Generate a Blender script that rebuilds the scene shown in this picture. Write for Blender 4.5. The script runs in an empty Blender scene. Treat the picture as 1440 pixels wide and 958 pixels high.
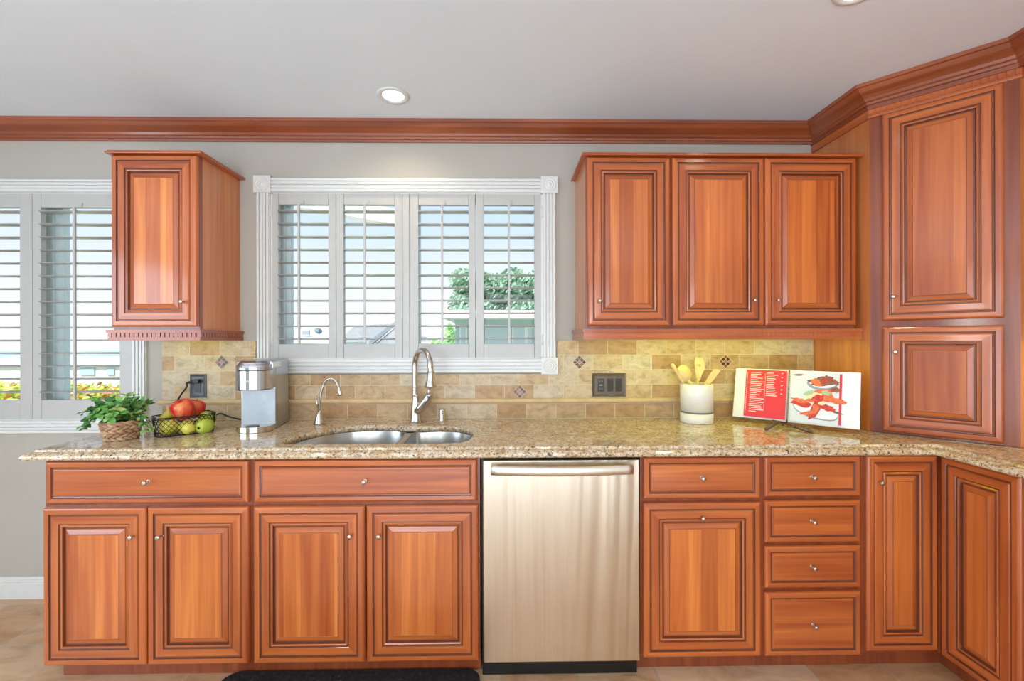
import bpy, bmesh, math, random
from mathutils import Vector, Matrix
from mathutils.geometry import tessellate_polygon
random.seed(7)
S = bpy.context.scene
COL = S.collection
R = math.radians

# ------------------------------------------------------------------ camera
FPX, DCAM, HCAM, YAW, ROLL, CX0, CY0 = 630.0, 2.36, 1.328, R(0.9), -0.0021, 720.0, 478.3
cam = bpy.data.cameras.new('camera')
cam.sensor_width = 36.0
cam.lens = FPX / 1440 * 36.0
cam.shift_y = (CY0 - 479.0) / 1440.0
cam.clip_start = 0.02
cam.clip_end = 400
camo = bpy.data.objects.new('camera', cam)
COL.objects.link(camo)
camo.location = (0, -DCAM, HCAM)
camo.rotation_mode = 'XYZ'
camo.matrix_world = Matrix.Translation((0, -DCAM, HCAM)) @ Matrix.Rotation(-YAW, 4, 'Z') @ Matrix.Rotation(R(90), 4, 'X') @ Matrix.Rotation(ROLL, 4, 'Z')
S.camera = camo

# ------------------------------------------------------------------ world / exposure
vs = S.view_settings
vs.view_transform = 'Standard'
vs.look = 'None'
vs.gamma = 1.0
vs.use_curve_mapping = False
vs.exposure = 0.27
SKY_STRENGTH = 1.0
world = bpy.data.worlds.new('sky')
S.world = world
world.use_nodes = True
wn, wl = world.node_tree.nodes, world.node_tree.links
wn.clear()
wo = wn.new('ShaderNodeOutputWorld')
wb = wn.new('ShaderNodeBackground')
wb.inputs[1].default_value = SKY_STRENGTH
wt = wn.new('ShaderNodeTexCoord')
wsx = wn.new('ShaderNodeSeparateXYZ')
wr = wn.new('ShaderNodeValToRGB')
wl.new(wt.outputs['Generated'], wsx.inputs[0])
wl.new(wsx.outputs['Z'], wr.inputs[0])
wl.new(wr.outputs[0], wb.inputs[0])
wl.new(wb.outputs[0], wo.inputs[0])
cr = wr.color_ramp
cr.elements[0].position = 0.0
cr.elements[0].color = (0.94, 0.92, 0.96, 1)
cr.elements[1].position = 0.6
cr.elements[1].color = (0.45, 0.64, 0.96, 1)
for p, c in ((0.10, (0.86, 0.88, 0.97, 1)), (0.24, (0.64, 0.77, 0.98, 1)), (0.34, (0.54, 0.71, 0.98, 1))):
    e = cr.elements.new(p)
    e.color = c

def add_light(name, kind, loc, energy, color, rot=(0, 0, 0), **kw):
    l = bpy.data.lights.new(name, kind)
    l.energy = energy
    l.color = color
    for k, v in kw.items():
        setattr(l, k, v)
    o = bpy.data.objects.new(name, l)
    COL.objects.link(o)
    o.location = loc
    o.rotation_euler = rot
    return o

SUN_W, REAR_W, LEFT_W, CAN_W, STRIP_W = 4.6, 86, 48, 8, 8.4
FILL_GLOBE = 17.0
CEIL_Z, XR, XL, YREAR = 2.45, 2.33, -3.6, -5.4
add_light('sun', 'SUN', (0, -10, 20), SUN_W, (1, 0.96, 0.9), (R(48), 0, R(-25)), angle=R(1))
# daylight entering through the patio door in the rear wall and the window in the left wall
add_light('patio_door_daylight', 'AREA', (-0.4, YREAR - 0.12, 1.15), REAR_W, (0.76, 0.90, 1.0), (R(90), 0, 0), shape='RECTANGLE', size=3.4, size_y=2.0)
add_light('side_window_daylight', 'AREA', (XL - 0.12, -2.9, 1.35), LEFT_W, (0.68, 0.86, 1.02), (0, R(-90), 0), shape='RECTANGLE', size=1.5, size_y=2.2)

# ------------------------------------------------------------------ helpers
def ray(px, py):
    u, v = px - CX0, py - CY0
    u, v = u + ROLL * v, v - ROLL * u
    a, b = u / FPX, -v / FPX
    fx, fy = math.sin(YAW), math.cos(YAW)
    return Vector((fx + a * fy, fy - a * fx, b))
CAMP = Vector((0, -DCAM, HCAM))
def atY(px, py, y):
    d = ray(px, py)
    return CAMP + d * ((y + DCAM) / d.y)
def atZ(px, py, z):
    d = ray(px, py)
    return CAMP + d * ((z - HCAM) / d.z)
def atX(px, py, x):
    d = ray(px, py)
    return CAMP + d * (x / d.x)

class MB:
    """collects geometry (world coordinates) for one mesh object"""
    def __init__(s):
        s.v, s.f, s.m, s.sm = [], [], [], []
        s.M = Matrix.Identity(4)
    def add(s, vs, fs, mi=0, smooth=False):
        n = len(s.v)
        s.v += [s.M @ Vector(p) for p in vs]
        for k, f in enumerate(fs):
            s.f.append([n + i for i in f])
            s.m.append(mi[k] if isinstance(mi, (list, tuple)) else mi)
            s.sm.append(smooth)
        return s
    def box(s, x0, x1, y0, y1, z0, z1, mi=0):
        x0, x1 = sorted((x0, x1)); y0, y1 = sorted((y0, y1)); z0, z1 = sorted((z0, z1))
        vs = [(x, y, z) for z in (z0, z1) for y in (y0, y1) for x in (x0, x1)]
        fs = [(0, 2, 3, 1), (4, 5, 7, 6), (0, 1, 5, 4), (2, 6, 7, 3), (0, 4, 6, 2), (1, 3, 7, 5)]
        return s.add(vs, fs, mi)
    def prism(s, poly, z0, z1, mi=0, smooth=False):
        n = len(poly)
        area = sum(poly[i][0] * poly[(i + 1) % n][1] - poly[(i + 1) % n][0] * poly[i][1] for i in range(n))
        if area < 0: poly = poly[::-1]
        vs = [(p[0], p[1], z0) for p in poly] + [(p[0], p[1], z1) for p in poly]
        s.add(vs, [(i, (i + 1) % n, n + (i + 1) % n, n + i) for i in range(n)], mi, smooth)
        tri = tessellate_polygon([[Vector((p[0], p[1], 0)) for p in poly]])
        fs = []
        for a, b, c in tri:
            va, vb, vc = poly[a], poly[b], poly[c]
            if (vb[0]-va[0])*(vc[1]-va[1]) - (vc[0]-va[0])*(vb[1]-va[1]) < 0: b, c = c, b
            fs += [(n + a, n + b, n + c), (c, b, a)]
        return s.add(vs, fs, mi)
    def lathe(s, prof, c, axis=(0, 0, 1), n=32, mi=0, smooth=True, sx=1, sy=1):
        a = Vector(axis).normalized()
        q = Vector((0, 0, 1)).rotation_difference(a)
        c = Vector(c)
        vs, fs = [], []
        for r, h in prof:
            for i in range(n):
                t = 2 * math.pi * i / n
                vs.append(c + q @ Vector((r * sx * math.cos(t), r * sy * math.sin(t), h)))
        for k in range(len(prof) - 1):
            for i in range(n):
                j = (i + 1) % n
                fs.append((k * n + i, k * n + j, (k + 1) * n + j, (k + 1) * n + i))
        if prof[0][0] > 1e-6: fs.append(tuple(range(n - 1, -1, -1)))
        if prof[-1][0] > 1e-6: fs.append(tuple((len(prof) - 1) * n + i for i in range(n)))
        return s.add(vs, fs, mi, smooth)
    def tube(s, pts, rad, n=12, mi=0, closed=False, cap=True):
        pts = [Vector(p) for p in pts]
        if not isinstance(rad, (list, tuple)): rad = [rad] * len(pts)
        vs, fs = [], []
        L = len(pts)
        up = None
        for k, p in enumerate(pts):
            if closed: d = pts[(k + 1) % L] - pts[k - 1]
            else: d = pts[min(k + 1, L - 1)] - pts[max(k - 1, 0)]
            d.normalize()
            if up is None:
                up = Vector((0, 0, 1)) if abs(d.z) < 0.9 else Vector((0, 1, 0))
            x = d.cross(up)
            if x.length < 1e-5: x = d.orthogonal()
            x.normalize()
            up = x.cross(d).normalized()
            for i in range(n):
                t = 2 * math.pi * i / n
                vs.append(p + (x * math.cos(t) + up * math.sin(t)) * rad[k])
        for k in range(L if closed else L - 1):
            for i in range(n):
                j = (i + 1) % n
                k2 = (k + 1) % L
                fs.append((k * n + i, k * n + j, k2 * n + j, k2 * n + i))
        if not closed and cap:
            fs.append(tuple(range(n - 1, -1, -1)))
            fs.append(tuple((L - 1) * n + i for i in range(n)))
        return s.add(vs, fs, mi, True)
    def build(s, name, mats, parent=None, bevel=0, seg=2, label=None):
        me = bpy.data.meshes.new(name)
        off = Vector((0, 0, 0))
        o = bpy.data.objects.new(name, me)
        COL.objects.link(o)
        if parent is not None:
            o.parent = parent
            p = parent
            while p is not None:
                off += Vector(p.location)
                p = p.parent
        elif s.v:
            xs = [v.x for v in s.v]; ys = [v.y for v in s.v]; zs = [v.z for v in s.v]
            off = Vector(((min(xs) + max(xs)) / 2, (min(ys) + max(ys)) / 2, min(zs)))
            o.location = off
        me.from_pydata([v - off for v in s.v], [], s.f)
        if not isinstance(mats, (list, tuple)): mats = [mats]
        for m in mats: me.materials.append(m)
        me.polygons.foreach_set('material_index', s.m)
        me.polygons.foreach_set('use_smooth', s.sm)
        bm = bmesh.new()
        bm.from_mesh(me)
        bmesh.ops.remove_doubles(bm, verts=bm.verts, dist=1e-6)
        bmesh.ops.recalc_face_normals(bm, faces=bm.faces)
        bm.to_mesh(me)
        bm.free()
        me.update()
        if bevel:
            b = o.modifiers.new('bevel', 'BEVEL')
            b.width = bevel
            b.segments = seg
            b.limit_method = 'ANGLE'
            b.angle_limit = R(35)
        if label: o['label'] = label
        return o

def empty(name, loc, label, cat, group=None):
    o = bpy.data.objects.new(name, None)
    COL.objects.link(o)
    o.location = loc
    o.empty_display_size = 0.05
    o['label'] = label
    o['category'] = cat
    if group: o['group'] = group
    return o
def tag(o, label, cat, group=None):
    o['label'] = label
    o['category'] = cat
    if group: o['group'] = group
    return o
def structure(o, label=None):
    o['kind'] = 'structure'
    if label: o['label'] = label
    return o
def catmull(pts, n=8, closed=False):
    pts = [Vector(p) for p in pts]
    L = len(pts)
    out = []
    for i in range(L if closed else L - 1):
        if closed: p0, p1, p2, p3 = pts[i - 1], pts[i], pts[(i + 1) % L], pts[(i + 2) % L]
        else: p0, p1, p2, p3 = pts[max(i - 1, 0)], pts[i], pts[i + 1], pts[min(i + 2, L - 1)]
        for k in range(n):
            t = k / n
            out.append(0.5 * ((2 * p1) + (p2 - p0) * t + (2 * p0 - 5 * p1 + 4 * p2 - p3) * t * t + (3 * p1 - p0 - 3 * p2 + p3) * t ** 3))
    if not closed: out.append(pts[-1])
    return out
def sweep(mb, path, prof, mi=0, left=True, caps=True):
    """prof = [(outward, z)] swept along a plan polyline, mitred; outward = right of travel unless left"""
    P = [Vector(p) for p in path]
    n = len(P)
    nor = []
    for i in range(n - 1):
        d = (P[i + 1] - P[i]).normalized()
        nor.append(Vector((d.y, -d.x)) * (-1 if left else 1))
    vs, fs = [], []
    for i in range(n):
        if i == 0: m = nor[0]
        elif i == n - 1: m = nor[-1]
        else:
            m = (nor[i - 1] + nor[i])
            m = m / m.dot(nor[i])
        for o, z in prof:
            q = P[i] + m * o
            vs.append((q.x, q.y, z))
    k = len(prof)
    for i in range(n - 1):
        for j in range(k):
            j2 = (j + 1) % k
            fs.append((i * k + j, (i + 1) * k + j, (i + 1) * k + j2, i * k + j2))
    mb.add(vs, fs, mi)
    if caps:
        for i in (0, n - 1):
            mb.add(vs[i * k:(i + 1) * k], [tuple(range(k))], mi)
    return mb

# ------------------------------------------------------------------ materials
def srgb(r, g, b):
    f = lambda c: (c / 255 / 12.92) if c / 255 <= 0.04045 else ((c / 255 + 0.055) / 1.055) ** 2.4
    return (f(r), f(g), f(b), 1)
class NT:
    def __init__(s, name):
        s.mat = bpy.data.materials.new(name)
        s.mat.use_nodes = True
        s.t = s.mat.node_tree
        s.t.nodes.clear()
        s.out = s.n('ShaderNodeOutputMaterial')
        s.p = s.n('ShaderNodeBsdfPrincipled')
        s.l(s.p.outputs[0], s.out.inputs[0])
    def n(s, k, **kw):
        nd = s.t.nodes.new(k)
        for a, v in kw.items(): setattr(nd, a, v)
        return nd
    def l(s, a, b): s.t.links.new(a, b)
    def set(s, **kw):
        for k, v in kw.items(): s.p.inputs[k.replace('_', ' ')].default_value = v
        return s
    def pos(s, scale=(1, 1, 1), off=(0, 0, 0), rot=(0, 0, 0)):
        g = s.n('ShaderNodeNewGeometry')
        m = s.n('ShaderNodeMapping')
        m.inputs['Scale'].default_value = scale
        m.inputs['Location'].default_value = off
        m.inputs['Rotation'].default_value = rot
        s.l(g.outputs['Position'], m.inputs[0])
        return m.outputs[0]
    def noise(s, vec, scale=5, detail=4, rough=0.5, dist=0):
        k = s.n('ShaderNodeTexNoise')
        k.inputs['Scale'].default_value = scale
        k.inputs['Detail'].default_value = detail
        k.inputs['Roughness'].default_value = rough
        k.inputs['Distortion'].default_value = dist
        if vec is not None: s.l(vec, k.inputs['Vector'])
        return k.outputs[0]
    def ramp(s, fac, stops, interp='LINEAR'):
        k = s.n('ShaderNodeValToRGB')
        e = k.color_ramp.elements
        k.color_ramp.interpolation = interp
        e[0].position, e[0].color = stops[0]
        e[1].position, e[1].color = stops[-1]
        for p, c in stops[1:-1]:
            x = e.new(p)
            x.color = c
        s.l(fac, k.inputs[0])
        return k.outputs[0]
    def mix(s, fac, a, b, mode='MIX'):
        k = s.n('ShaderNodeMix', data_type='RGBA', blend_type=mode)
        for src, i in ((fac, 0), (a, 6), (b, 7)):
            if isinstance(src, (int, float)): k.inputs[i].default_value = src
            elif isinstance(src, tuple): k.inputs[i].default_value = src
            else: s.l(src, k.inputs[i])
        return k.outputs[2]
    def math(s, op, a, b=0.0):
        k = s.n('ShaderNodeMath', operation=op)
        for src, i in ((a, 0), (b, 1)):
            if isinstance(src, (int, float)): k.inputs[i].default_value = src
            else: s.l(src, k.inputs[i])
        return k.outputs[0]
    def bump(s, h, strength=0.2, dist=0.002):
        k = s.n('ShaderNodeBump')
        k.inputs['Strength'].default_value = strength
        k.inputs['Distance'].default_value = dist
        s.l(h, k.inputs['Height'])
        s.l(k.outputs[0], s.p.inputs['Normal'])
def col(c): return srgb(*c) if max(c) > 1.001 else (*c[:3], 1)
def plain(name, c, rough=0.5, metal=0.0, noise=0.06, nscale=30, bump=0.0, **kw):
    """simple procedural material: base colour with a faint mottling"""
    t = NT(name)
    c = col(c)
    v = t.pos()
    nz = t.noise(v, nscale, 3)
    a = tuple(x * (1 - noise) for x in c[:3]) + (1,)
    b = tuple(min(1, x * (1 + noise)) for x in c[:3]) + (1,)
    t.l(t.ramp(nz, [(0.3, a), (0.7, b)]), t.p.inputs['Base Color'])
    t.set(Roughness=rough, Metallic=metal)
    for k, x in kw.items(): t.p.inputs[k.replace('_', ' ')].default_value = x
    if bump: t.bump(nz, bump)
    return t.mat
def emit(name, c, strength):
    t = NT(name)
    t.set(Base_Color=(0, 0, 0, 1), Emission_Color=(*c, 1), Emission_Strength=strength)
    return t.mat
def wood(name, vertical=True, staves=False, dark=0.0, base=((210, 116, 54), (156, 66, 25))):
    t = NT(name)
    light, deep = col(base[0]), col(base[1])
    hi, lo = (26.0, 1.1)
    sc = (hi, hi, lo) if vertical else (lo, lo, hi * 1.2)
    v = t.pos(sc)
    g1 = t.noise(v, 1.0, 5, 0.55, 0.6)
    v2 = t.pos(tuple(x * 9 if x > 5 else x * 4 for x in sc))
    g2 = t.noise(v2, 1.0, 3, 0.6)
    v3 = t.pos((2.2, 2.2, 1.3) if vertical else (1.3, 1.3, 3.0))
    g3 = t.noise(v3, 1.4, 2)
    c = t.ramp(g1, [(0.28, deep), (0.5, tuple((a + b) / 2 for a, b in zip(light, deep))), (0.72, light)])
    fine = t.ramp(g2, [(0.3, (0.84, 0.80, 0.76, 1)), (0.65, (1.0, 1.0, 1.0, 1))])
    c = t.mix(0.55, c, fine, 'MULTIPLY')
    big = t.ramp(g3, [(0.3, (0.86, 0.80, 0.76, 1)), (0.7, (1.10, 1.12, 1.12, 1))])
    c = t.mix(0.8, c, big, 'MULTIPLY')
    if staves:
        g = t.n('ShaderNodeNewGeometry')
        sp = t.n('ShaderNodeSeparateXYZ')
        t.l(g.outputs['Position'], sp.inputs[0])
        if vertical:
            s_ = t.math('ADD', sp.outputs[0], t.math('MULTIPLY', sp.outputs[1], 0.8))
            fl = t.math('FLOOR', t.math('MULTIPLY', s_, 15.5))
            row = t.math('FLOOR', t.math('MULTIPLY', sp.outputs[2], 0.0))
        wn_ = t.n('ShaderNodeTexWhiteNoise', noise_dimensions='1D')
        t.l(fl, wn_.inputs['W'])
        st = t.ramp(wn_.outputs[0], [(0.0, (0.74, 0.60, 0.52, 1)), (0.4, (0.98, 0.96, 0.94, 1)), (1.0, (1.22, 1.38, 1.42, 1))])
        c = t.mix(0.85, c, st, 'MULTIPLY')
    if dark:
        c = t.mix(dark, c, (0.075, 0.02, 0.01, 1))
    t.l(c, t.p.inputs['Base Color'])
    t.set(Roughness=0.36, Specular_IOR_Level=0.5, Coat_Weight=0.7, Coat_Roughness=0.12)
    t.bump(g2, 0.05, 0.001)
    return t.mat

W_V = wood('cherry_vertical')
W_H = wood('cherry_horizontal', vertical=False)
W_S = wood('cherry_staves', staves=True, base=((222, 130, 60), (178, 82, 30)))
W_D = wood('cherry_glaze_groove', dark=0.80)
W_F = wood('cherry_face_frame', base=((160, 80, 42), (120, 50, 25)))
W_P = wood('cherry_side_panel', base=((226, 146, 84), (196, 112, 60)))
W_C = wood('cherry_crown', vertical=False, base=((168, 88, 50), (122, 55, 30)))

WALL = plain('greige_wall_paint', (180, 174, 164), 0.75, noise=0.02, nscale=3, bump=0.02)
CEIL = plain('ceiling_paint', (228, 235, 242), 0.8, noise=0.015, nscale=3)
SHUT = plain('shutter_paint_backlit', (190, 188, 184), 0.35, noise=0.02)  # white paint greyed: the backlit dimness is put into the colour
WHITE = plain('white_trim_paint', (222, 221, 218), 0.32, noise=0.02)
VINYL = plain('white_vinyl', (226, 236, 236), 0.35, noise=0.02)
NICKEL = plain('brushed_nickel', (205, 200, 192), 0.24, 1.0, noise=0.04, nscale=120)
CHROME = plain('polished_nickel', (214, 208, 200), 0.14, 1.0, noise=0.02)
BLACK = plain('black_plastic', (14, 14, 15), 0.35, noise=0.1)
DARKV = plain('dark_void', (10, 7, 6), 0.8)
BRONZE = plain('bronze_plate', (104, 92, 80), 0.38, 0.75, noise=0.12, nscale=60)
PEWTER = plain('dark_pewter', (92, 92, 94), 0.4, 0.6, noise=0.1, nscale=60)
DEVICE = plain('device_dark', (52, 50, 46), 0.35)
CERAMIC = plain('white_ceramic', (236, 232, 226), 0.22, noise=0.03, nscale=8)
GREYB = plain('grey_band', (120, 118, 118), 0.4)
BEECH = plain('beech_wood', (226, 196, 140), 0.5, noise=0.1, nscale=25)
PAPER = plain('white_paper', (240, 240, 242), 0.45, noise=0.01)
REDP = plain('red_page', (226, 44, 52), 0.4, noise=0.02)
INKW = plain('page_lettering_white', (248, 205, 205), 0.5)

def stainless(name, tint, rough, wave=True, vertical=True):
    t = NT(name)
    v = t.pos((260, 260, 1.5) if vertical else (1.5, 1.5, 300))
    n1 = t.noise(v, 1.0, 3)
    a = col(tint)
    t.l(t.ramp(n1, [(0.25, tuple(x * 0.93 for x in a[:3]) + (1,)), (0.75, tuple(min(1, x * 1.04) for x in a[:3]) + (1,))]), t.p.inputs['Base Color'])
    t.set(Metallic=1.0, Roughness=rough)
    if wave:
        v2 = t.pos((7, 7, 0.35))
        n2 = t.noise(v2, 1.0, 2, 0.5, 0.6)
        t.bump(n2, 0.9, 0.016)
    return t.mat
STEEL = stainless('stainless_door', (214, 200, 180), 0.3)
STEELB = stainless('stainless_bowl', (205, 205, 204), 0.26, wave=False, vertical=False)
COFFEE = stainless('satin_silver', (190, 192, 196), 0.3, wave=False)
COFFEEP = plain('silver_grey_plastic', (168, 176, 182), 0.38, 0.35)

def granite():
    t = NT('speckled_granite')
    v = t.pos()
    n0 = t.noise(v, 22, 6, 0.7, 0.8)
    n1 = t.noise(v, 110, 4, 0.65)
    vo = t.n('ShaderNodeTexVoronoi'); vo.inputs['Scale'].default_value = 190; t.l(v, vo.inputs['Vector'])
    n2 = t.noise(v, 95, 3, 0.65, 0.5)
    c = t.ramp(n0, [(0.3, col((190, 150, 108))), (0.48, col((220, 194, 158))), (0.68, col((242, 232, 214)))])
    c2 = t.ramp(n1, [(0.38, col((112, 78, 50))), (0.50, (1, 1, 1, 1))])
    c = t.mix(0.6, c, c2, 'MULTIPLY')
    c3 = t.ramp(vo.outputs['Color'], [(0.25, (0.72, 0.66, 0.56, 1)), (0.6, (1, 1, 1, 1))])
    c = t.mix(0.6, c, c3, 'MULTIPLY')
    spot = t.ramp(n2, [(0.375, (1, 1, 1, 1)), (0.415, (0, 0, 0, 1))])
    c = t.mix(t.math('MULTIPLY', spot, 0.85), c, col((44, 34, 28)))
    t.l(c, t.p.inputs['Base Color'])
    t.set(Roughness=0.1, Specular_IOR_Level=0.6)
    return t.mat
GRAN = granite()

def travertine(x0, z0, nm='travertine_brick_tile'):
    t = NT(nm)
    g = t.n('ShaderNodeNewGeometry')
    sp = t.n('ShaderNodeSeparateXYZ'); t.l(g.outputs['Position'], sp.inputs[0])
    cb = t.n('ShaderNodeCombineXYZ')
    t.l(t.math('SUBTRACT', sp.outputs[0], x0), cb.inputs[0])
    t.l(t.math('SUBTRACT', sp.outputs[2], z0), cb.inputs[1])
    br = t.n('ShaderNodeTexBrick')
    br.offset = 0.5
    br.inputs['Scale'].default_value = 1
    br.inputs['Mortar Size'].default_value = 0.0016
    br.inputs['Mortar Smooth'].default_value = 0.25
    br.inputs['Brick Width'].default_value = 0.1555
    br.inputs['Row Height'].default_value = 0.0777
    br.inputs['Color1'].default_value = (0, 0, 0, 1)
    br.inputs['Color2'].default_value = (1, 1, 1, 1)
    br.inputs['Mortar'].default_value = (0.5, 0.5, 0.5, 1)
    t.l(cb.outputs[0], br.inputs['Vector'])
    tone = t.ramp(br.outputs['Color'], [(0.0, col((180, 140, 96))), (0.3, col((190, 160, 122))), (0.6, col((202, 174, 134))), (1.0, col((204, 188, 162)))])
    v = t.pos((1, 1, 1.6))
    n1 = t.noise(v, 17, 7, 0.68, 0.55)
    cloud = t.ramp(n1, [(0.32, (0.66, 0.58, 0.50, 1)), (0.5, (0.98, 0.96, 0.94, 1)), (0.68, (1.16, 1.18, 1.18, 1))])
    c = t.mix(0.9, tone, cloud, 'MULTIPLY')
    n2 = t.noise(t.pos((1, 1, 1.4)), 120, 3, 0.7)
    pits = t.ramp(n2, [(0.30, (0.55, 0.46, 0.38, 1)), (0.40, (1, 1, 1, 1))])
    c = t.mix(0.7, c, pits, 'MULTIPLY')
    c = t.mix(br.outputs['Fac'], c, col((216, 200, 168)))
    t.l(c, t.p.inputs['Base Color'])
    t.set(Roughness=0.5)
    h = t.math('SUBTRACT', t.math('MULTIPLY', n2, 0.3), br.outputs['Fac'])
    t.bump(h, 0.5, 0.002)
    return t.mat
TILE = travertine(0.385, 1.3265)
TILE2 = travertine(0.345, 0.9165, 'travertine_bottom_course')
LINER = plain('travertine_liner', (210, 180, 136), 0.42, noise=0.12, nscale=18)

def floor_tile():
    t = NT('floor_travertine_tile')
    br = t.n('ShaderNodeTexBrick')
    br.offset = 0.0
    br.inputs['Scale'].default_value = 1
    br.inputs['Mortar Size'].default_value = 0.003
    br.inputs['Mortar Smooth'].default_value = 0.2
    br.inputs['Brick Width'].default_value = 0.31
    br.inputs['Row Height'].default_value = 0.31
    br.inputs['Color1'].default_value = (0, 0, 0, 1)
    br.inputs['Color2'].default_value = (1, 1, 1, 1)
    t.l(t.pos(off=(10 * 0.31 - 1.53 + 0.31 * 0, 10 * 0.31 + 0.68, 0)), br.inputs['Vector'])
    tone = t.ramp(br.outputs['Color'], [(0, col((200, 156, 114))), (0.5, col((210, 174, 136))), (1, col((216, 188, 156)))])
    n1 = t.noise(t.pos((1.2, 2.6, 1)), 4.5, 5, 0.62, 1.0)
    cl = t.ramp(n1, [(0.3, (0.74, 0.62, 0.50, 1)), (0.5, (0.98, 0.94, 0.9, 1)), (0.7, (1.12, 1.14, 1.16, 1))])
    c = t.mix(0.9, tone, cl, 'MULTIPLY')
    c = t.mix(br.outputs['Fac'], c, col((190, 176, 158)))
    t.l(c, t.p.inputs['Base Color'])
    t.set(Roughness=0.34)
    t.bump(t.math('SUBTRACT', t.math('MULTIPLY', n1, 0.15), br.outputs['Fac']), 0.4, 0.002)
    return t.mat
FLOOR = floor_tile()

def glass():
    m = bpy.data.materials.new('window_glass')
    m.use_nodes = True
    n, l = m.node_tree.nodes, m.node_tree.links
    n.clear()
    o = n.new('ShaderNodeOutputMaterial')
    mx = n.new('ShaderNodeMixShader')
    tr = n.new('ShaderNodeBsdfTransparent')
    tr.inputs[0].default_value = (0.98, 1.0, 1.0, 1)
    gl = n.new('ShaderNodeBsdfGlossy')
    gl.inputs['Roughness'].default_value = 0.02
    gl.inputs[0].default_value = (0.5, 0.5, 0.5, 1)
    lw = n.new('ShaderNodeLayerWeight')
    pw = n.new('ShaderNodeMath'); pw.operation = 'POWER'; pw.inputs[1].default_value = 4
    ml = n.new('ShaderNodeMath'); ml.operation = 'MULTIPLY_ADD'; ml.inputs[1].default_value = 0.5; ml.inputs[2].default_value = 0.025
    l.new(lw.outputs['Facing'], pw.inputs[0])
    l.new(pw.outputs[0], ml.inputs[0])
    l.new(ml.outputs[0], mx.inputs[0])
    l.new(tr.outputs[0], mx.inputs[1])
    l.new(gl.outputs[0], mx.inputs[2])
    l.new(mx.outputs[0], o.inputs[0])
    return m
GLASS = glass()

# ------------------------------------------------------------------ room shell
WT = 0.16
W1 = (-3.45, -1.93, 0.915, 2.10)      # opening of window 1 (x0,x1,z0,z1)
W2 = (-1.222, 0.200, 1.226, 2.104)
b = MB()
xs = [XL - 0.1, W1[0], W1[1], W2[0], W2[1], XR + 0.1]
b.box(xs[0], xs[1], 0, WT, -0.1, CEIL_Z + 0.1)
b.box(xs[1], xs[2], 0, WT, -0.1, W1[2]); b.box(xs[1], xs[2], 0, WT, W1[3], CEIL_Z + 0.1)
b.box(xs[2], xs[3], 0, WT, -0.1, CEIL_Z + 0.1)
b.box(xs[3], xs[4], 0, WT, -0.1, W2[2]); b.box(xs[3], xs[4], 0, WT, W2[3], CEIL_Z + 0.1)
b.box(xs[4], xs[5], 0, WT, -0.1, CEIL_Z + 0.1)
structure(b.build('wall_back', WALL), 'greige painted wall behind the kitchen counter with two shuttered windows')
b = MB(); b.box(XR, XR + 0.12, YREAR - 0.1, 0, -0.1, CEIL_Z + 0.1)
structure(b.build('wall_right', WALL))
b = MB()                                     # left wall with a window opening
b.box(XL - 0.1, XL, -0.0, -1.8, -0.1, CEIL_Z + 0.1); b.box(XL - 0.1, XL, -4.0, YREAR, -0.1, CEIL_Z + 0.1)
b.box(XL - 0.1, XL, -1.8, -4.0, -0.1, 0.6); b.box(XL - 0.1, XL, -1.8, -4.0, 2.1, CEIL_Z + 0.1)
structure(b.build('wall_left', WALL))
b = MB()                                     # rear wall with a patio door opening
b.box(XL - 0.1, -2.1, YREAR - 0.1, YREAR, -0.1, CEIL_Z + 0.1); b.box(1.3, XR + 0.1, YREAR - 0.1, YREAR, -0.1, CEIL_Z + 0.1)
b.box(-2.1, 1.3, YREAR - 0.1, YREAR, 2.15, CEIL_Z + 0.1); b.box(-2.1, 1.3, YREAR - 0.1, YREAR, -0.1, 0.0)
structure(b.build('wall_rear', WALL))
b = MB(); b.box(XL - 0.1, XR + 0.12, YREAR - 0.1, WT, -0.12, 0)
structure(b.build('floor', FLOOR), 'beige and tan square floor tiles with pale grout')
b = MB(); b.box(XL - 0.1, XR + 0.12, YREAR - 0.1, WT, CEIL_Z, CEIL_Z + 0.1)
structure(b.build('ceiling', CEIL), 'smooth pale ceiling')
# baseboard
b = MB()
prof = [(0, 0), (0.016, 0), (0.016, 0.075), (0.012, 0.08), (0.014, 0.086), (0.010, 0.092), (0.011, 0.1), (0.004, 0.108), (0, 0.108)]
sweep(b, [(XL, 0), (-1.77, 0)], prof, left=False)
structure(b.build('baseboard_back', WHITE), 'white baseboard along the wall left of the base cabinets')

b = MB(); b.box(-2.6, 1.6, -5.2, -2.6, 0.0, 0.012)  # unseen pale rug, added to bounce sunlight up to the ceiling
tag(b.build('bounce_rug', plain('pale_bounce_rug', (236, 238, 242), 0.95, noise=0.03, nscale=60), bevel=0.004), 'pale rug added behind the viewpoint to bounce light onto the ceiling', 'rug')
# ------------------------------------------------------------------ crown
CP = [(0, 2.363), (0.012, 2.363), (0.014, 2.372), (0.021, 2.374), (0.023, 2.384), (0.03, 2.388), (0.036, 2.398), (0.05, 2.408), (0.066, 2.418), (0.074, 2.428), (0.078, 2.433), (0.088, 2.435), (0.09, 2.449), (0, 2.449)]
seam = atY(362, 185, -0.03).x
b = MB(); sweep(b, [(XL + 0.002, -0.001), (seam, -0.001)], CP, left=False)
structure(b.build('trim_1', W_C), 'dark cherry crown moulding above the left window and left wall cabinet')
b = MB(); sweep(b, [(seam + 0.001, -0.001), (1.638, -0.001)], CP, left=False)
structure(b.build('trim_2', W_C), 'dark cherry crown moulding above the middle window and three-door cabinet')

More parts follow.
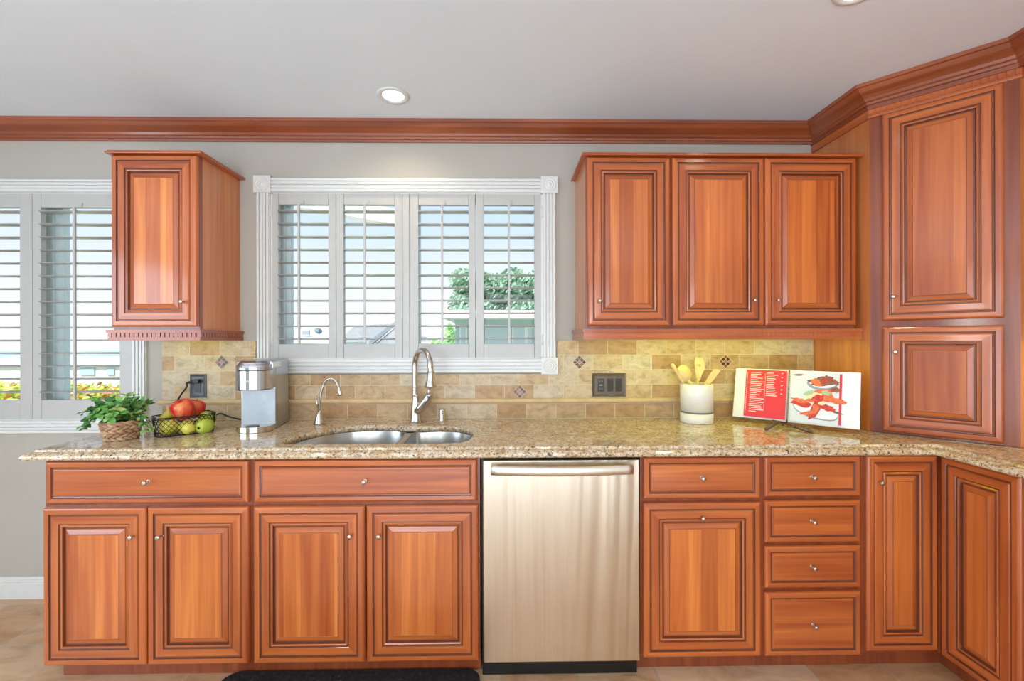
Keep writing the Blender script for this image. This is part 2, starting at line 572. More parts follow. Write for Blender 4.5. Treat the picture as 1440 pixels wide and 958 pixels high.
# ------------------------------------------------------------------ windows
def fluted(mb, x0, x1, z0, z1, horizontal, yb=0.0, t=0.02):
    """reeded casing board"""
    n = 4
    if horizontal:
        mb.box(x0, x1, -t * 0.6, yb, z0, z1)
        h = (z1 - z0)
        for k in range(n):
            c = z0 + h * (k + 0.5) / n
            mb.box(x0, x1, -t, -t * 0.6, c - h * 0.36 / n, c + h * 0.36 / n)
    else:
        mb.box(x0, x1, -t * 0.6, yb, z0, z1)
        w = (x1 - x0)
        for k in range(n):
            c = x0 + w * (k + 0.5) / n
            mb.box(c - w * 0.36 / n, c + w * 0.36 / n, -t, -t * 0.6, z0, z1)
def window(name, o, outer, lab, meeting):
    x0, x1, z0, z1 = o
    X0, X1, Z0, Z1 = outer
    r = bpy.data.objects.new(name, None); COL.objects.link(r); r.location = ((x0 + x1) / 2, 0, z0)
    structure(r, lab)
    b = MB()
    bs = 0.088
    fluted(b, X0 + 0.03, X1 - 0.03, z1 - 0.004, Z1 - 0.004, True)
    fluted(b, X0 + 0.03, X1 - 0.03, Z0 + 0.004, z0 + 0.004, True)
    fluted(b, X0 + 0.006, X0 + 0.073, Z0 + 0.06, Z1 - 0.06, False)
    fluted(b, X1 - 0.073, X1 - 0.006, Z0 + 0.06, Z1 - 0.06, False)
    b.build('casing', WHITE, r, bevel=0.0015)
    for cx in (X0 + bs / 2 - 0.004, X1 - bs / 2 + 0.004):
        for cz in (Z0 + bs / 2 - 0.004, Z1 - bs / 2 + 0.004):
            if name == 'window_2' or True:
                b = MB()
                b.box(cx - bs / 2, cx + bs / 2, -0.027, 0, cz - bs / 2, cz + bs / 2)
                b.lathe([(0.036, -0.001), (0.036, 0.002), (0.031, 0.004), (0.027, 0.001), (0.022, 0.001), (0.019, 0.005), (0.012, 0.003), (0.008, 0.006), (0.0, 0.008)], (cx, -0.027, cz), (0, -1, 0), 28)
                b.build('rosette_block', WHITE, r, bevel=0.002)
    # reveal lining and vinyl sash
    b = MB()
    t = 0.008
    b.box(x0, x0 + t, 0.0, WT, z0, z1); b.box(x1 - t, x1, 0.0, WT, z0, z1)
    b.box(x0 + t, x1 - t, 0.0, WT, z1 - t, z1); b.box(x0 + t, x1 - t, 0.0, WT, z0, z0 + t)
    b.build('reveal', WHITE, r)
    b = MB()
    a0, a1, c0, c1 = x0 + t, x1 - t, z0 + t, z1 - t
    w = 0.04
    for yy0, yy1, ww, wt in ((0.085, 0.15, 0.024, 0.010), (0.10, 0.135, 0.048, 0.020)):
        b.box(a0, a0 + ww, yy0, yy1, c0, c1); b.box(a1 - wt, a1, yy0, yy1, c0, c1)
        b.box(a0 + ww, a1 - wt, yy0, yy1, c0, c0 + ww); b.box(a0 + ww, a1 - wt, yy0, yy1, c1 - wt, c1)
    for mx, mw in meeting:
        b.box(mx - mw, mx + mw, 0.098, 0.14, c0 + 0.025, c1 - 0.011)
        b.box(mx - mw * 0.45, mx + mw * 0.35, 0.085, 0.098, c0 + 0.025, c1 - 0.011)
    b.build('sash_frame', VINYL, r, bevel=0.002)
    b = MB(); b.box(a0 + 0.03, a1 - 0.03, 0.115, 0.119, c0 + 0.03, c1 - 0.03)
    b.build('glass_pane', GLASS, r)
    return r
w1o = (W1[0] - 0.078, W1[1] + 0.078, 0.847, 2.167)
w2o = (-1.295, 0.273, 1.152, 2.178)
mull1 = atY(76, 400, 0.11).x
window('window_1', W1, w1o, 'white cased window at the far left with open plantation shutters', [(mull1, 0.06), (-3.0, 0.02)])
window('window_2', W2, w2o, 'white cased window with rosette corner blocks above the sink', [(atY(587, 400, 0.12).x, 0.018)])

def shutter(x0, x1, z0, z1, ox0, ox1, oz0, oz1, rodx, label, louvers, group, hinge=0):
    r = empty('window_shutter', ((x0 + x1) / 2, 0.004, z0), label, 'shutter', group)
    y0, y1 = 0.001, 0.029
    b = MB()
    b.box(x0, ox0, y0, y1, z0, z1); b.box(ox1, x1, y0, y1, z0, z1)
    b.box(ox0 + 0.0008, ox1 - 0.0008, y0 + 0.001, y1, z0, oz0); b.box(ox0 + 0.0008, ox1 - 0.0008, y0 + 0.001, y1, oz1, z1)
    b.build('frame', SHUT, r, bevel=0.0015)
    b = MB()
    n = 14
    for zc in louvers:
        vs, fs = [], []
        for x in (ox0 + 0.002, ox1 - 0.002):
            for i in range(n):
                t = 2 * math.pi * i / n
                yy, zz = 0.031 * math.cos(t), 0.0048 * math.sin(t)
                vs.append((x, 0.015 + yy, zc + zz + yy * 0.02))
        for i in range(n):
            fs.append((i, (i + 1) % n, n + (i + 1) % n, n + i))
        fs += [tuple(range(n)), tuple(range(2 * n - 1, n - 1, -1))]
        b.add(vs, fs, 0, True)
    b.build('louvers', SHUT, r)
    b = MB()
    b.box(rodx - 0.0055, rodx + 0.0055, -0.032, -0.021, oz0 + 0.004, oz1 - 0.006)
    for zc in louvers:
        b.tube([(rodx, -0.022, zc), (rodx, -0.012, zc)], 0.0015, 6)
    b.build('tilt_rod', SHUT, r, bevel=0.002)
    b = MB(); b.box(rodx + 0.008, rodx + 0.016, -0.004, 0.002, oz1 + 0.004, oz1 + 0.024)
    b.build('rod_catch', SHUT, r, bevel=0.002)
    if hinge:
        for hz in (z0 + 0.1, z1 - 0.1):
            b = MB(); b.box(hinge - 0.006, hinge + 0.006, -0.004, 0.001, hz - 0.025, hz + 0.025)
            b.tube([(hinge, -0.005, hz - 0.026), (hinge, -0.005, hz + 0.026)], 0.003, 8)
            b.build('hinge', WHITE, r)
    return r
lz2 = [2.005 - 0.0669 * k for k in range(11)]
g2 = 'white plantation shutters in the window above the sink'
zz = (W2[2] + 0.002, W2[3] - 0.002)
sh = [(-1.2195, -0.886, -1.184, -0.924, 420.5, 'leftmost of the four white shutter panels above the sink, beside the coffee maker', -1.217),
      (-0.883, -0.539, -0.845, -0.578, 512.9, 'second from left white shutter panel above the sink, directly left of the tall faucet', 0),
      (-0.499, -0.156, -0.454, -0.190, 621.8, 'third from left white shutter panel above the sink, right of the tall faucet arc', 0),
      (-0.152, 0.1975, -0.112, 0.156, 715.8, 'rightmost of the four white shutter panels above the sink, in front of the green tree', 0.196)]
for x0, x1, a0, a1, rp, lab, hg in sh:
    shutter(x0, x1, zz[0], zz[1], a0, a1, 1.309, 2.040, atY(rp, 400, -0.026).x, lab, lz2, g2, hg)
b = MB(); b.box(-0.537, -0.501, 0.001, 0.05, W2[2] - 0.0, W2[3]); 
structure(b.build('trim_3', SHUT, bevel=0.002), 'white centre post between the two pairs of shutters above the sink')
zz = (W1[2] + 0.002, W1[3] - 0.002)
lz1 = [2.0 - 0.0669 * k for k in range(15)]
g1 = 'white plantation shutters in the far left window'
xm = -2.45
shutter(xm + 0.001, -1.932, zz[0], zz[1], -2.406, -2.004, 1.022, 2.022, atY(105, 400, -0.026).x, 'tall white shutter panel between the far left window centre and the small wall cabinet', lz1, g1)
shutter(-2.968, xm - 0.001, zz[0], zz[1], -2.925, -2.513, 1.022, 2.022, -2.72, 'tall white shutter panel cut off by the left edge of the view', lz1, g1)
shutter(-3.448, -2.972, zz[0], zz[1], -3.405, -3.015, 1.022, 2.022, -3.2, 'white shutter panel at the outer left end of the far left window', lz1, g1)

# ------------------------------------------------------------------ exterior
GRASS = plain('garden_ground', (150, 160, 120), 0.9, noise=0.3, nscale=2)
STUC = plain('pale_green_stucco', (160, 190, 186), 0.85, noise=0.05)
STUW = plain('white_stucco', (232, 232, 226), 0.85, noise=0.03)
ROOFG = plain('grey_shingle_roof', (158, 158, 156), 0.9, noise=0.1, nscale=6)
ROOFW = plain('white_roof', (236, 232, 232), 0.9, noise=0.03)
GLSD = plain('house_window_glass', (178, 196, 204), 0.3)
TREEL = plain('tree_leaves_hazed', (164, 196, 166), 0.7, noise=0.22, nscale=3)  # leaf green paled and cooled so the colour carries distance haze
TREET = plain('tree_bark', (110, 86, 66), 0.9, noise=0.2)
HEDG = plain('hedge_green', (206, 226, 100), 0.7, noise=0.3, nscale=12)
HEDY = plain('hedge_yellow_flower', (250, 232, 120), 0.7, noise=0.2, nscale=20)
HEDR = plain('hedge_red_leaf', (240, 150, 110), 0.7, noise=0.2, nscale=20)
b = MB(); b.box(-60, 60, 1.0, 120, -1.4, -1.3)
structure(b.build('ground', GRASS))
def leafcloud(mb, c, r, n, size, mi=(0,), flat=0.8, seed=1, shell=0.5):
    rnd = random.Random(seed)
    for _ in range(n):
        while True:
            d = Vector((rnd.uniform(-1, 1), rnd.uniform(-1, 1), rnd.uniform(-1, 1)))
            if shell < d.length < 1: break
        p = Vector(c) + Vector((d.x * r[0], d.y * r[1], d.z * r[2]))
        a = Vector((rnd.uniform(-1, 1), rnd.uniform(-1, 1), rnd.uniform(-1, 1))).normalized()
        q = a.orthogonal().normalized()
        w = a.cross(q) * size * rnd.uniform(0.35, 0.6)
        q = q * size * rnd.uniform(0.8, 1.3)
        mb.add([p - q, p + w - q * 0.1, p + q, p - w - q * 0.1], [(0, 1, 2, 3)], rnd.choice(mi))
# tree behind the green house
tr = empty('tree', (2.2, 27, -1.3), 'leafy green tree beyond the pale green house, seen through the right shutters', 'tree')
c = atY(705, 415, 27)
b = MB(); b.tube([(c.x, 27.6, -1.3), (c.x, 27.6, 1.6), (c.x + 0.1, 27.6, 2.6)], [0.35, 0.28, 0.12], 10); b.build('trunk', TREET, tr)
b = MB()
rnd = random.Random(5)
for k in range(34):
    px = rnd.uniform(650, 775); py = rnd.uniform(392, 446)
    q = atY(px, py, 27 + rnd.uniform(-1.2, 1.2))
    leafcloud(b, q, (0.95, 0.95, 0.75), 300, 0.19, seed=k, shell=0.1)
b.build('crown', TREEL, tr)
# green house with flat white roof
hs = empty('house', (0.5, 20, -1.3), 'pale green house with a white flat roof below the tree', 'house')
A = atY(622, 446, 19); Bc = atY(800, 446, 19)
ztop = atY(700, 437, 19).z; zmid = atY(700, 448, 19).z
b = MB(); wl_ = atY(640, 460, 20).x
b.box(wl_, wl_ + 9, 20, 23.6, -1.3, zmid); b.build('wall', STUC, hs)
b = MB(); b.box(A.x, A.x + 10.5, 18.6, 23.9, zmid, ztop); b.build('roof', ROOFW, hs)
for p0, p1, q0, q1 in ((648, 655, 461, 500), (684, 717, 460, 500), (722, 738, 460, 500), (742, 760, 462, 500)):
    u0 = atY(p0, q0, 19.95); u1 = atY(p1, q1, 19.95)
    b = MB(); b.box(u0.x - 0.07, u1.x + 0.07, 19.92, 19.999, u1.z, u0.z + 0.07)
    f = b.build('window_frame', ROOFW, hs)
    b = MB(); b.box(u0.x, u1.x, 19.90, 19.919, u1.z + 0.03, u0.z); b.build('pane', GLSD, f)
# bushes in front of it
nm_k = lambda t_: t_.startswith('low')
for nm, px0, px1, y0_, y1_, sd, lab in (('bush', 595, 636, 478, 512, 3, 'low bright green bush left of the pale green house'), ('bush', 626, 640, 455, 500, 4, 'upright bright green bush at the corner of the pale green house')):
    yd = 13.6 if nm_k(lab) else 16.4
    c = atY((px0 + px1) / 2, (y0_ + y1_) / 2, yd)
    rx = (px1 - px0) / 2 * (yd + 2.4) / FPX; rz = (y1_ - y0_) / 2 * (yd + 2.4) / FPX
    b = MB(); leafcloud(b, c, (rx, 0.5, rz), 900, 0.09, seed=sd, shell=0.0); 
    b.tube([(c.x, yd, -1.3), (c.x, yd, c.z)], 0.05, 6)
    tag(b.build(nm, plain('bush_leaves', (176, 230, 140), 0.7, noise=0.3, nscale=5)), lab, 'bush')
# grey gabled house, seen through the second panel
gh = empty('house', (-5.0, 22, -1.3), 'white house with a pale grey gabled roof seen through the second shutter panel', 'house')
pA, pB, pC, pD = atY(468, 486, 22), atY(499, 458, 24), atY(556, 455, 24), atY(518, 487, 20)
b = MB()
def quadslab(mb, pts, t, mi=0):
    n = Vector(pts[1] - pts[0]).cross(Vector(pts[2] - pts[0])).normalized()
    if n.z < 0: n = -n
    low = [p - n * t for p in pts]
    k = len(pts)
    mb.add(list(pts) + low, [tuple(range(k)), tuple(range(2 * k - 1, k - 1, -1))] + [(i, (i + 1) % k, k + (i + 1) % k, k + i) for i in range(k)], mi)
quadslab(b, [pA, pB, pC, pD], 0.12); b.build('roof', ROOFG, gh)
b = MB(); 
v0, v1 = atY(519, 486, 19.9), atY(557, 456, 23.9)
n3 = Vector((0, 0.12, 0)); up3 = Vector((0, 0, 0.22))
vv = [v0, v1, v1 + up3, v0 + up3]
b.add(vv + [q_ + n3 for q_ in vv], [(0, 1, 2, 3), (7, 6, 5, 4), (0, 4, 5, 1), (1, 5, 6, 2), (2, 6, 7, 3), (3, 7, 4, 0)]); b.build('bargeboard', ROOFW, gh)
b = MB(); v2 = atY(600, 487, 20); v3 = atY(600, 470, 24)
b.box(pD.x - 0.0, v2.x, 21.2, 25, -1.3, atY(540, 481, 21.2).z); 
b.build('wall', STUW, gh)
b = MB(); quadslab(b, [v0 + Vector((0, 0.1, -0.15)), v1 + Vector((0, -0.1, -0.15)), atY(612, 478, 22), atY(600, 490, 20)], 0.1); b.build('roof_slope', ROOFG, gh, label='grey roof slope right of the white bargeboard')
# long white roof with dish and vents, seen through the first panel
lh = empty('house', (-8.0, 18, -1.3), 'low white-roofed house seen through the first shutter panel', 'house')
p = [atY(375, 478, 14.5), atY(375, 456, 18.5), atY(470, 459, 18.5), atY(470, 480, 14.5)]
b = MB(); quadslab(b, p, 0.1); b.build('roof', ROOFW, lh)
b = MB(); b.box(p[0].x, p[3].x, 14.8, 18.4, -1.3, atY(420, 481, 14.6).z); b.build('wall', STUW, lh)
dc = atY(447.5, 466, 15.3)
dsh = empty('satellite_dish', dc, 'small round grey satellite dish on the white roof', 'satellite dish')
b = MB(); b.lathe([(0.0, 0.0), (0.06, 0.006), (0.12, 0.03), (0.15, 0.055)], dc, (0.5, -1, 0.3), 20, sx=1, sy=0.8); b.build('reflector', plain('dish_grey', (128, 150, 158), 0.5), dsh)
b = MB(); b.tube([dc + Vector((0, 0.02, 0)), dc + Vector((0, 0.06, -0.10)), dc + Vector((0, 0.07, -0.145))], 0.015, 8); b.build('mast', GREYB, dsh)
vc = atY(431, 468, 15.4)
b = MB(); b.box(vc.x - 0.13, vc.x + 0.13, 15.3, 15.45, vc.z - 0.10, vc.z + 0.1)
for k in range(4): b.box(vc.x - 0.15, vc.x + 0.15, 15.28, 15.3, vc.z - 0.09 + k * 0.045, vc.z - 0.07 + k * 0.045)
tag(b.build('roof_vent', plain('vent_grey', (178, 186, 190), 0.6)), 'small louvred vent box beside the satellite dish on the roof', 'roof vent')
# patio cover corner above
ev = []
b = MB()
q = [atY(320, 272.5, 1.9), atY(560, 316, 1.9), atY(566, 296, 2.5), atY(320, 246, 2.5)]
quadslab(b, q, 0.035)
b.box(q[0].x + 0.02, q[0].x + 0.09, 2.0, 2.07, -1.3, q[0].z - 0.02)
tag(b.build('patio_cover', plain('patio_cover_paint', (214, 212, 204), 0.7)), 'pale beige sloping patio cover edge high outside the left shutters', 'patio cover')
# distant scene through window 1
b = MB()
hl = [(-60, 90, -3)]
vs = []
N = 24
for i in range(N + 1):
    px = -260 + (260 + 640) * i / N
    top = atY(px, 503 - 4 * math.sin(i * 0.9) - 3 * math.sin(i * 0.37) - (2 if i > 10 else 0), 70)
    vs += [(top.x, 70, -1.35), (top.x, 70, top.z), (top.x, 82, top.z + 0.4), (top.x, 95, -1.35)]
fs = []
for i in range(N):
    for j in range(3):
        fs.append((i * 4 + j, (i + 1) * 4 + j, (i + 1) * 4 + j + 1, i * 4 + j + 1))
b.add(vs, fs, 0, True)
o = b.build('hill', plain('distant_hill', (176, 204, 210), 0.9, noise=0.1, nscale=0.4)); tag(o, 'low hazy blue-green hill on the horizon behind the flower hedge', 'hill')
fh = empty('house', (-12, 16, -1.3), 'white low building behind the flower hedge, seen through the far left window', 'house')
a0, a1 = atY(-60, 520, 14), atY(240, 509, 14)
b = MB(); b.box(a0.x, a1.x, 14.2, 17, -1.3, atY(120, 514, 14.2).z); b.build('wall', STUW, fh)
b = MB(); b.box(a0.x - 0.2, a1.x + 0.2, 14.0, 17.2, atY(120, 514, 14).z, atY(120, 506, 14).z); b.build('roof', ROOFW, fh)
for p0, p1 in ((112, 132), (150, 160)):
    u0, u1 = atY(p0, 517, 14.15), atY(p1, 528, 14.15)
    b = MB(); b.box(u0.x, u1.x, 14.15, 14.199, u1.z, u0.z); b.build('window', GLSD, fh)
hg = MB()
rnd = random.Random(11)
for k in range(46):
    px = -170 + 400 * k / 45 + rnd.uniform(-4, 4); py = 559 + rnd.uniform(-7, 6)
    q = atY(px, py, 2.6 + rnd.uniform(-0.2, 0.2))
    leafcloud(hg, q, (0.2, 0.22, 0.14), 90, 0.045, mi=(0, 0, 0, 1, 1, 2), seed=100 + k, shell=0.0)
a, bb = atY(-170, 590, 2.6), atY(230, 590, 2.6)
hg.box(a.x, bb.x, 2.5, 2.75, -1.3, a.z + 0.08)
tag(hg.build('flower_hedge', [HEDG, HEDY, HEDR]), 'yellow-green flowering hedge just outside the far left window', 'hedge')

# ------------------------------------------------------------------ cabinet fronts
DOOR_PROF = [(0.0, 0.0, 0), (0.0, 0.013, 0), (0.003, 0.0175, 0), (0.008, 0.0200, 0), (0.0235, 0.0205, 0), (0.0255, 0.0160, 1), (0.0300, 0.0155, 1), (0.033, 0.0195, 0),
             (0.038, 0.0200, 0), (0.060, 0.0205, 0), (0.0622, 0.0170, 1), (0.0652, 0.0170, 1), (0.069, 0.0200, 0), (0.0735, 0.0185, 0), (0.0765, 0.0100, 1), (0.0810, 0.0100, 1), (0.083, 0.0130, 0), (0.100, 0.0185, 0), (0.1015, 0.0195, 1), (0.104, 0.0195, 0)]
DRAW_PROF = [(0.0, 0.0, 0), (0.0, 0.013, 0), (0.003, 0.0175, 0), (0.008, 0.0200, 0), (0.021, 0.0190, 0), (0.0235, 0.0155, 1), (0.0275, 0.0145, 1), (0.031, 0.0185, 0), (0.034, 0.0190, 0)]
def front(parent, name, P0, U, w, h, prof, stave=True, label=None, scale=1.0):
    """raised-panel front: P0 lower-left corner on the mounting plane, U unit vector to its right, outward = right-hand side"""
    U = Vector(U).normalized()
    O = Vector((U.y, -U.x, 0))
    Z = Vector((0, 0, 1))
    P0 = Vector(P0)
    b = MB()
    rings = []
    for ins, out, _ in prof:
        i = ins * scale
        rings.append([P0 + U * i + Z * i + O * out, P0 + U * (w - i) + Z * i + O * out, P0 + U * (w - i) + Z * (h - i) + O * out, P0 + U * i + Z * (h - i) + O * out])
    for k in range(len(rings) - 1):
        dark = prof[k + 1][2]
        for s in range(4):
            s2 = (s + 1) % 4
            mi = 2 if dark else (1 if s in (0, 2) else 0)
            b.add([rings[k][s], rings[k][s2], rings[k + 1][s2], rings[k + 1][s]], [(0, 1, 2, 3)], mi)
    b.add(rings[-1], [(0, 1, 2, 3)], 3)
    b.add(rings[0], [(3, 2, 1, 0)], 0)
    return b.build(name, [W_V, W_H, W_D, W_S if stave else W_H], parent, label=label)
KNOB = [(0.0040, 0.0), (0.0040, 0.012), (0.0055, 0.017), (0.0080, 0.020), (0.0088, 0.0225), (0.0080, 0.0255), (0.005, 0.027), (0.0, 0.0275)]
def knob(door, p, out):
    b = MB(); b.lathe(KNOB, p, out, 20)
    b.lathe([(0.0085, 0), (0.0085, 0.0015), (0.006, 0.003), (0.0046, 0.003)], p, out, 20)
    return b.build('knob', NICKEL, door)
def frontF(parent, name, x0, x1, z0, z1, prof, kn=None, y=-0.61, stave=True):
    d = front(parent, name, (x0, y, z0), (1, 0, 0), x1 - x0, z1 - z0, prof, stave)
    if kn:
        surf = y - 0.020
        p = atY(kn[0], kn[1], surf - 0.02)
        knob(d, (p.x, surf + 0.0035, p.z), (0, -1, 0))
    return d
def carcass(parent, x0, x1, z0=0.088, z1=0.871, y=-0.61, rails=(), stiles=(), back=-0.014, top=False):
    b = MB()
    t = 0.018
    b.box(x0, x0 + t, y + 0.02, back, z0, z1); b.box(x1 - t, x1, y + 0.02, back, z0, z1)
    b.box(x0 + t, x1 - t, y + 0.02, back, z0, z0 + t); b.box(x0 + t, x1 - t, back - 0.006, back, z0 + t, z1)
    if top: b.box(x0 + t, x1 - t, y + 0.02, back - 0.006, z1 - t, z1)
    b.build('carcass', W_P, parent)
    b = MB()
    sw = 0.035
    b.box(x0, x0 + sw, y, y + 0.02, z0, z1); b.box(x1 - sw, x1, y, y + 0.02, z0, z1)
    for s in stiles: b.box(s - sw / 2, s + sw / 2, y, y + 0.02, z0 + sw, z1 - sw)
    for rz in (z0 + sw / 2, z1 - sw / 2) + tuple(rails): b.box(x0 + sw, x1 - sw, y + 0.0005, y + 0.02, rz - sw / 2, rz + sw / 2)
    b.build('face_frame', W_F, parent)
def toe(parent, x0, x1, y=-0.553, z1=0.087):
    b = MB(); b.box(x0, x1, y, y + 0.016, 0.001, z1)
    b.box(x0, x0 + 0.016, y + 0.016, -0.03, 0.001, z1); b.box(x1 - 0.016, x1, y + 0.016, -0.03, 0.001, z1)
    b.build('toe_kick', W_F, parent)

# base cabinets
bc = empty('base_cabinet', (-1.37, -0.3, 0), 'cherry base cabinet at the left end with a wide drawer over two doors', 'cabinet')
carcass(bc, -1.765, -0.9765, rails=(0.698,)); toe(bc, -1.755, -0.978)
frontF(bc, 'drawer', -1.750, -0.985, 0.706, 0.867, DRAW_PROF, (202, 680), stave=False)
frontF(bc, 'door', -1.760, -1.3725, 0.089, 0.691, DOOR_PROF, (182, 757)); frontF(bc, 'door', -1.3675, -0.984, 0.089, 0.691, DOOR_PROF, (221, 757))
bc = empty('base_cabinet', (-0.54, -0.3, 0), 'cherry sink base cabinet with a false drawer front over two doors, left of the dishwasher', 'cabinet')
carcass(bc, -0.9755, -0.0985, rails=(0.698,)); toe(bc, -0.977, -0.1)
frontF(bc, 'drawer', -0.963, -0.109, 0.706, 0.867, DRAW_PROF, (511, 679), stave=False)
frontF(bc, 'door', -0.966, -0.5415, 0.088, 0.690, DOOR_PROF, (491, 756)); frontF(bc, 'door', -0.535, -0.104, 0.088, 0.690, DOOR_PROF, (532, 756))
bc = empty('base_cabinet', (0.77, -0.3, 0), 'cherry base cabinet with one drawer over one door, right of the dishwasher', 'cabinet')
carcass(bc, 0.529, 1.0035, rails=(0.70,)); toe(bc, 0.5305, 1.0)
frontF(bc, 'drawer', 0.537, 0.996, 0.708, 0.870, DRAW_PROF, (990, 674), stave=False)
frontF(bc, 'door', 0.536, 0.997, 0.091, 0.693, DOOR_PROF, (990, 730))
bc = empty('base_cabinet', (1.2, -0.3, 0), 'narrow cherry base cabinet with a stack of four drawers', 'cabinet')
carcass(bc, 1.0045, 1.4035, rails=(0.706, 0.527, 0.348)); toe(bc, 1.001, 1.40)
for z0, z1, kn in ((0.714, 0.870, (1147, 673)), (0.534, 0.698, (1147, 736)), (0.356, 0.520, (1147, 801)), (0.090, 0.340, (1149, 884))):
    frontF(bc, 'drawer', 1.0135, 1.3915, z0, z1, DRAW_PROF, kn, stave=False)
# corner base cabinet
bc = empty('base_cabinet', (1.9, -0.4, 0), 'cherry corner base cabinet with two narrow doors meeting at a right angle', 'cabinet')
b = MB()
t = 0.018
b.box(1.4045, 1.4225, -0.59, -0.014, 0.088, 0.871)
b.prism([(1.4225, -0.014), (1.4225, -0.59), (1.74, -0.59), (1.74, -0.925), (2.32, -0.925), (2.32, -0.014)], 0.088, 0.106)
b.box(2.302, 2.32, -0.925, -0.032, 0.106, 0.871); b.box(1.4225, 2.32, -0.032, -0.014, 0.106, 0.871); b.box(1.74, 2.302, -0.925, -0.907, 0.106, 0.871)
b.build('carcass', W_P, bc)
b = MB()
b.box(1.4045, 1.425, -0.61, -0.59, 0.088, 0.871); b.box(1.425, 1.74, -0.6095, -0.59, 0.088, 0.112); b.box(1.425, 1.74, -0.6095, -0.59, 0.845, 0.871)
b.box(1.7005, 1.72, -0.6315, -0.611, 0.10, 0.868); b.box(1.72, 1.74, -0.925, -0.905, 0.088, 0.871); b.box(1.7205, 1.74, -0.905, -0.6095, 0.088, 0.112); b.box(1.7205, 1.74, -0.905, -0.6095, 0.845, 0.871)
b.build('face_frame', W_F, bc)
b = MB(); b.prism([(1.401, -0.55), (1.78, -0.55), (1.78, -0.925), (1.80, -0.925), (1.80, -0.53), (1.401, -0.53)], 0.001, 0.087); b.build('toe_kick', W_F, bc)
frontF(bc, 'door', 1.417, 1.698, 0.104, 0.871, DOOR_PROF, (1242, 680))
front(bc, 'door', (1.72, -0.6325, 0.094), (0, -1, 0), 0.273, 0.776, DOOR_PROF)
bc = empty('base_cabinet', (2.0, -1.3, 0), 'cherry base cabinet along the right wall at the edge of the view', 'cabinet')
b = MB(); b.box(1.74, 2.32, -1.70, -0.93, 0.088, 0.871); b.build('carcass', W_P, bc)
b = MB(); b.box(1.72, 1.74, -1.70, -0.93, 0.088, 0.871); b.build('face_frame', W_F, bc)
front(bc, 'drawer', (1.72, -0.945, 0.708), (0, -1, 0), 0.74, 0.162, DRAW_PROF, stave=False)
front(bc, 'door', (1.72, -0.945, 0.094), (0, -1, 0), 0.368, 0.6, DOOR_PROF); front(bc, 'door', (1.72, -1.317, 0.094), (0, -1, 0), 0.368, 0.6, DOOR_PROF)
b = MB(); b.box(1.78, 1.80, -1.70, -0.93, 0.001, 0.087); b.build('toe_kick', W_F, bc)

# wall cabinets
def dentil_rail(parent, x0, x1, ya, yb, left_side, right_side, z0=1.3295, gap=0.0045, pitch=0.0195, depth=0.005, name='light_rail'):
    b = MB()
    z1, z2, z3 = z0 + 0.012, z0 + 0.034, z0 + 0.048
    b.box(x0, x1, yb - 0.028, yb, z2, z3)            # top lip
    b.box(x0 + 0.006, x1 - 0.006 * (1 if right_side else 0), yb - 0.020, yb, z1, z2, 0)
    b.box(x0 + 0.004, x1 - 0.004 * (1 if right_side else 0), yb - 0.024, yb, z0, z1)
    n = int((x1 - x0 - 0.012) / pitch)
    for k in range(n):
        a = x0 + 0.006 + k * pitch
        b.box(a, a + pitch - gap, yb - 0.020 - depth, yb - 0.020, z1 + 0.003, z2 - 0.001)
    for side, xx in ((left_side, x0), (right_side, x1)):
        if not side: continue
        s = 1 if xx == x0 else -1
        b.box(xx, xx + s * 0.022, yb, ya, z2, z3); b.box(xx + s * 0.006, xx + s * 0.022, yb, ya, z1, z2); b.box(xx + s * 0.004, xx + s * 0.022, yb, ya, z0, z1)
        m = int(abs(ya - yb) / pitch)
        for k in range(m):
            a = yb - 0.02 + k * pitch
            b.box(xx + s * 0.006, xx + s * (0.006 - depth), a, a + pitch - gap, z1 + 0.003, z2 - 0.001)
    b.build(name, W_H, parent)
def wall_cab(lab, x0, x1, doors, slab, rail, strip, gapd):
    c = empty('wall_cabinet', ((x0 + x1) / 2, -0.15, 1.33), lab, 'cabinet')
    t = 0.016
    b = MB()
    b.box(x0, x0 + t, -0.29, -0.001, 1.378, 2.163); b.box(x1 - t, x1, -0.29, -0.001, 1.378, 2.163)
    b.box(x0 + t, x1 - t, -0.29, -0.001, 1.378, 1.394); b.box(x0 + t, x1 - t, -0.29, -0.001, 2.147, 2.163); b.box(x0 + t, x1 - t, -0.012, -0.001, 1.394, 2.147)
    b.build('carcass', W_P, c)
    b = MB()
    b.box(x0, x0 + 0.03, -0.31, -0.29, 1.378, 2.163); b.box(x1 - 0.03, x1, -0.31, -0.29, 1.378, 2.163)
    b.box(x0 + 0.03, x1 - 0.03, -0.3095, -0.29, 1.378, 1.42); b.box(x0 + 0.03, x1 - 0.03, -0.3095, -0.29, 2.12, 2.163)
    for g in gapd: b.box(g - 0.02, g + 0.02, -0.31, -0.29, 1.42, 2.12)
    b.build('face_frame', W_F, c)
    b = MB(); b.box(slab[0], slab[1], -0.345, -0.001, 2.1635, 2.172); b.box(slab[0] + 0.006, slab[1] - 0.006, -0.338, -0.001, 2.172, 2.179)
    b.build('top_moulding', W_H, c, bevel=0.002)
    dentil_rail(c, *rail)
    for a0, a1, kn in doors:
        frontF(c, 'door', a0, a1, 1.392, 2.161, DOOR_PROF, kn, y=-0.3105)
    b = MB(); b.box(strip[0], strip[1], strip[2], strip[3], 1.366, 1.3775)
    f = b.build('light_strip', emit('undercabinet_yellow_light', (0.74, 0.90, 0.0), STRIP_W * strip[4]), c, label='glowing yellow under-cabinet light')
    return c
wall_cab('small single-door cherry wall cabinet beside the far left window', -1.765, -1.381, [(-1.761, -1.383, (254, 424))], (-1.777, -1.352), (-1.776, -1.360, -0.001, -0.31, True, True), (-1.66, -1.48, -0.16, -0.10, 0.5), ())
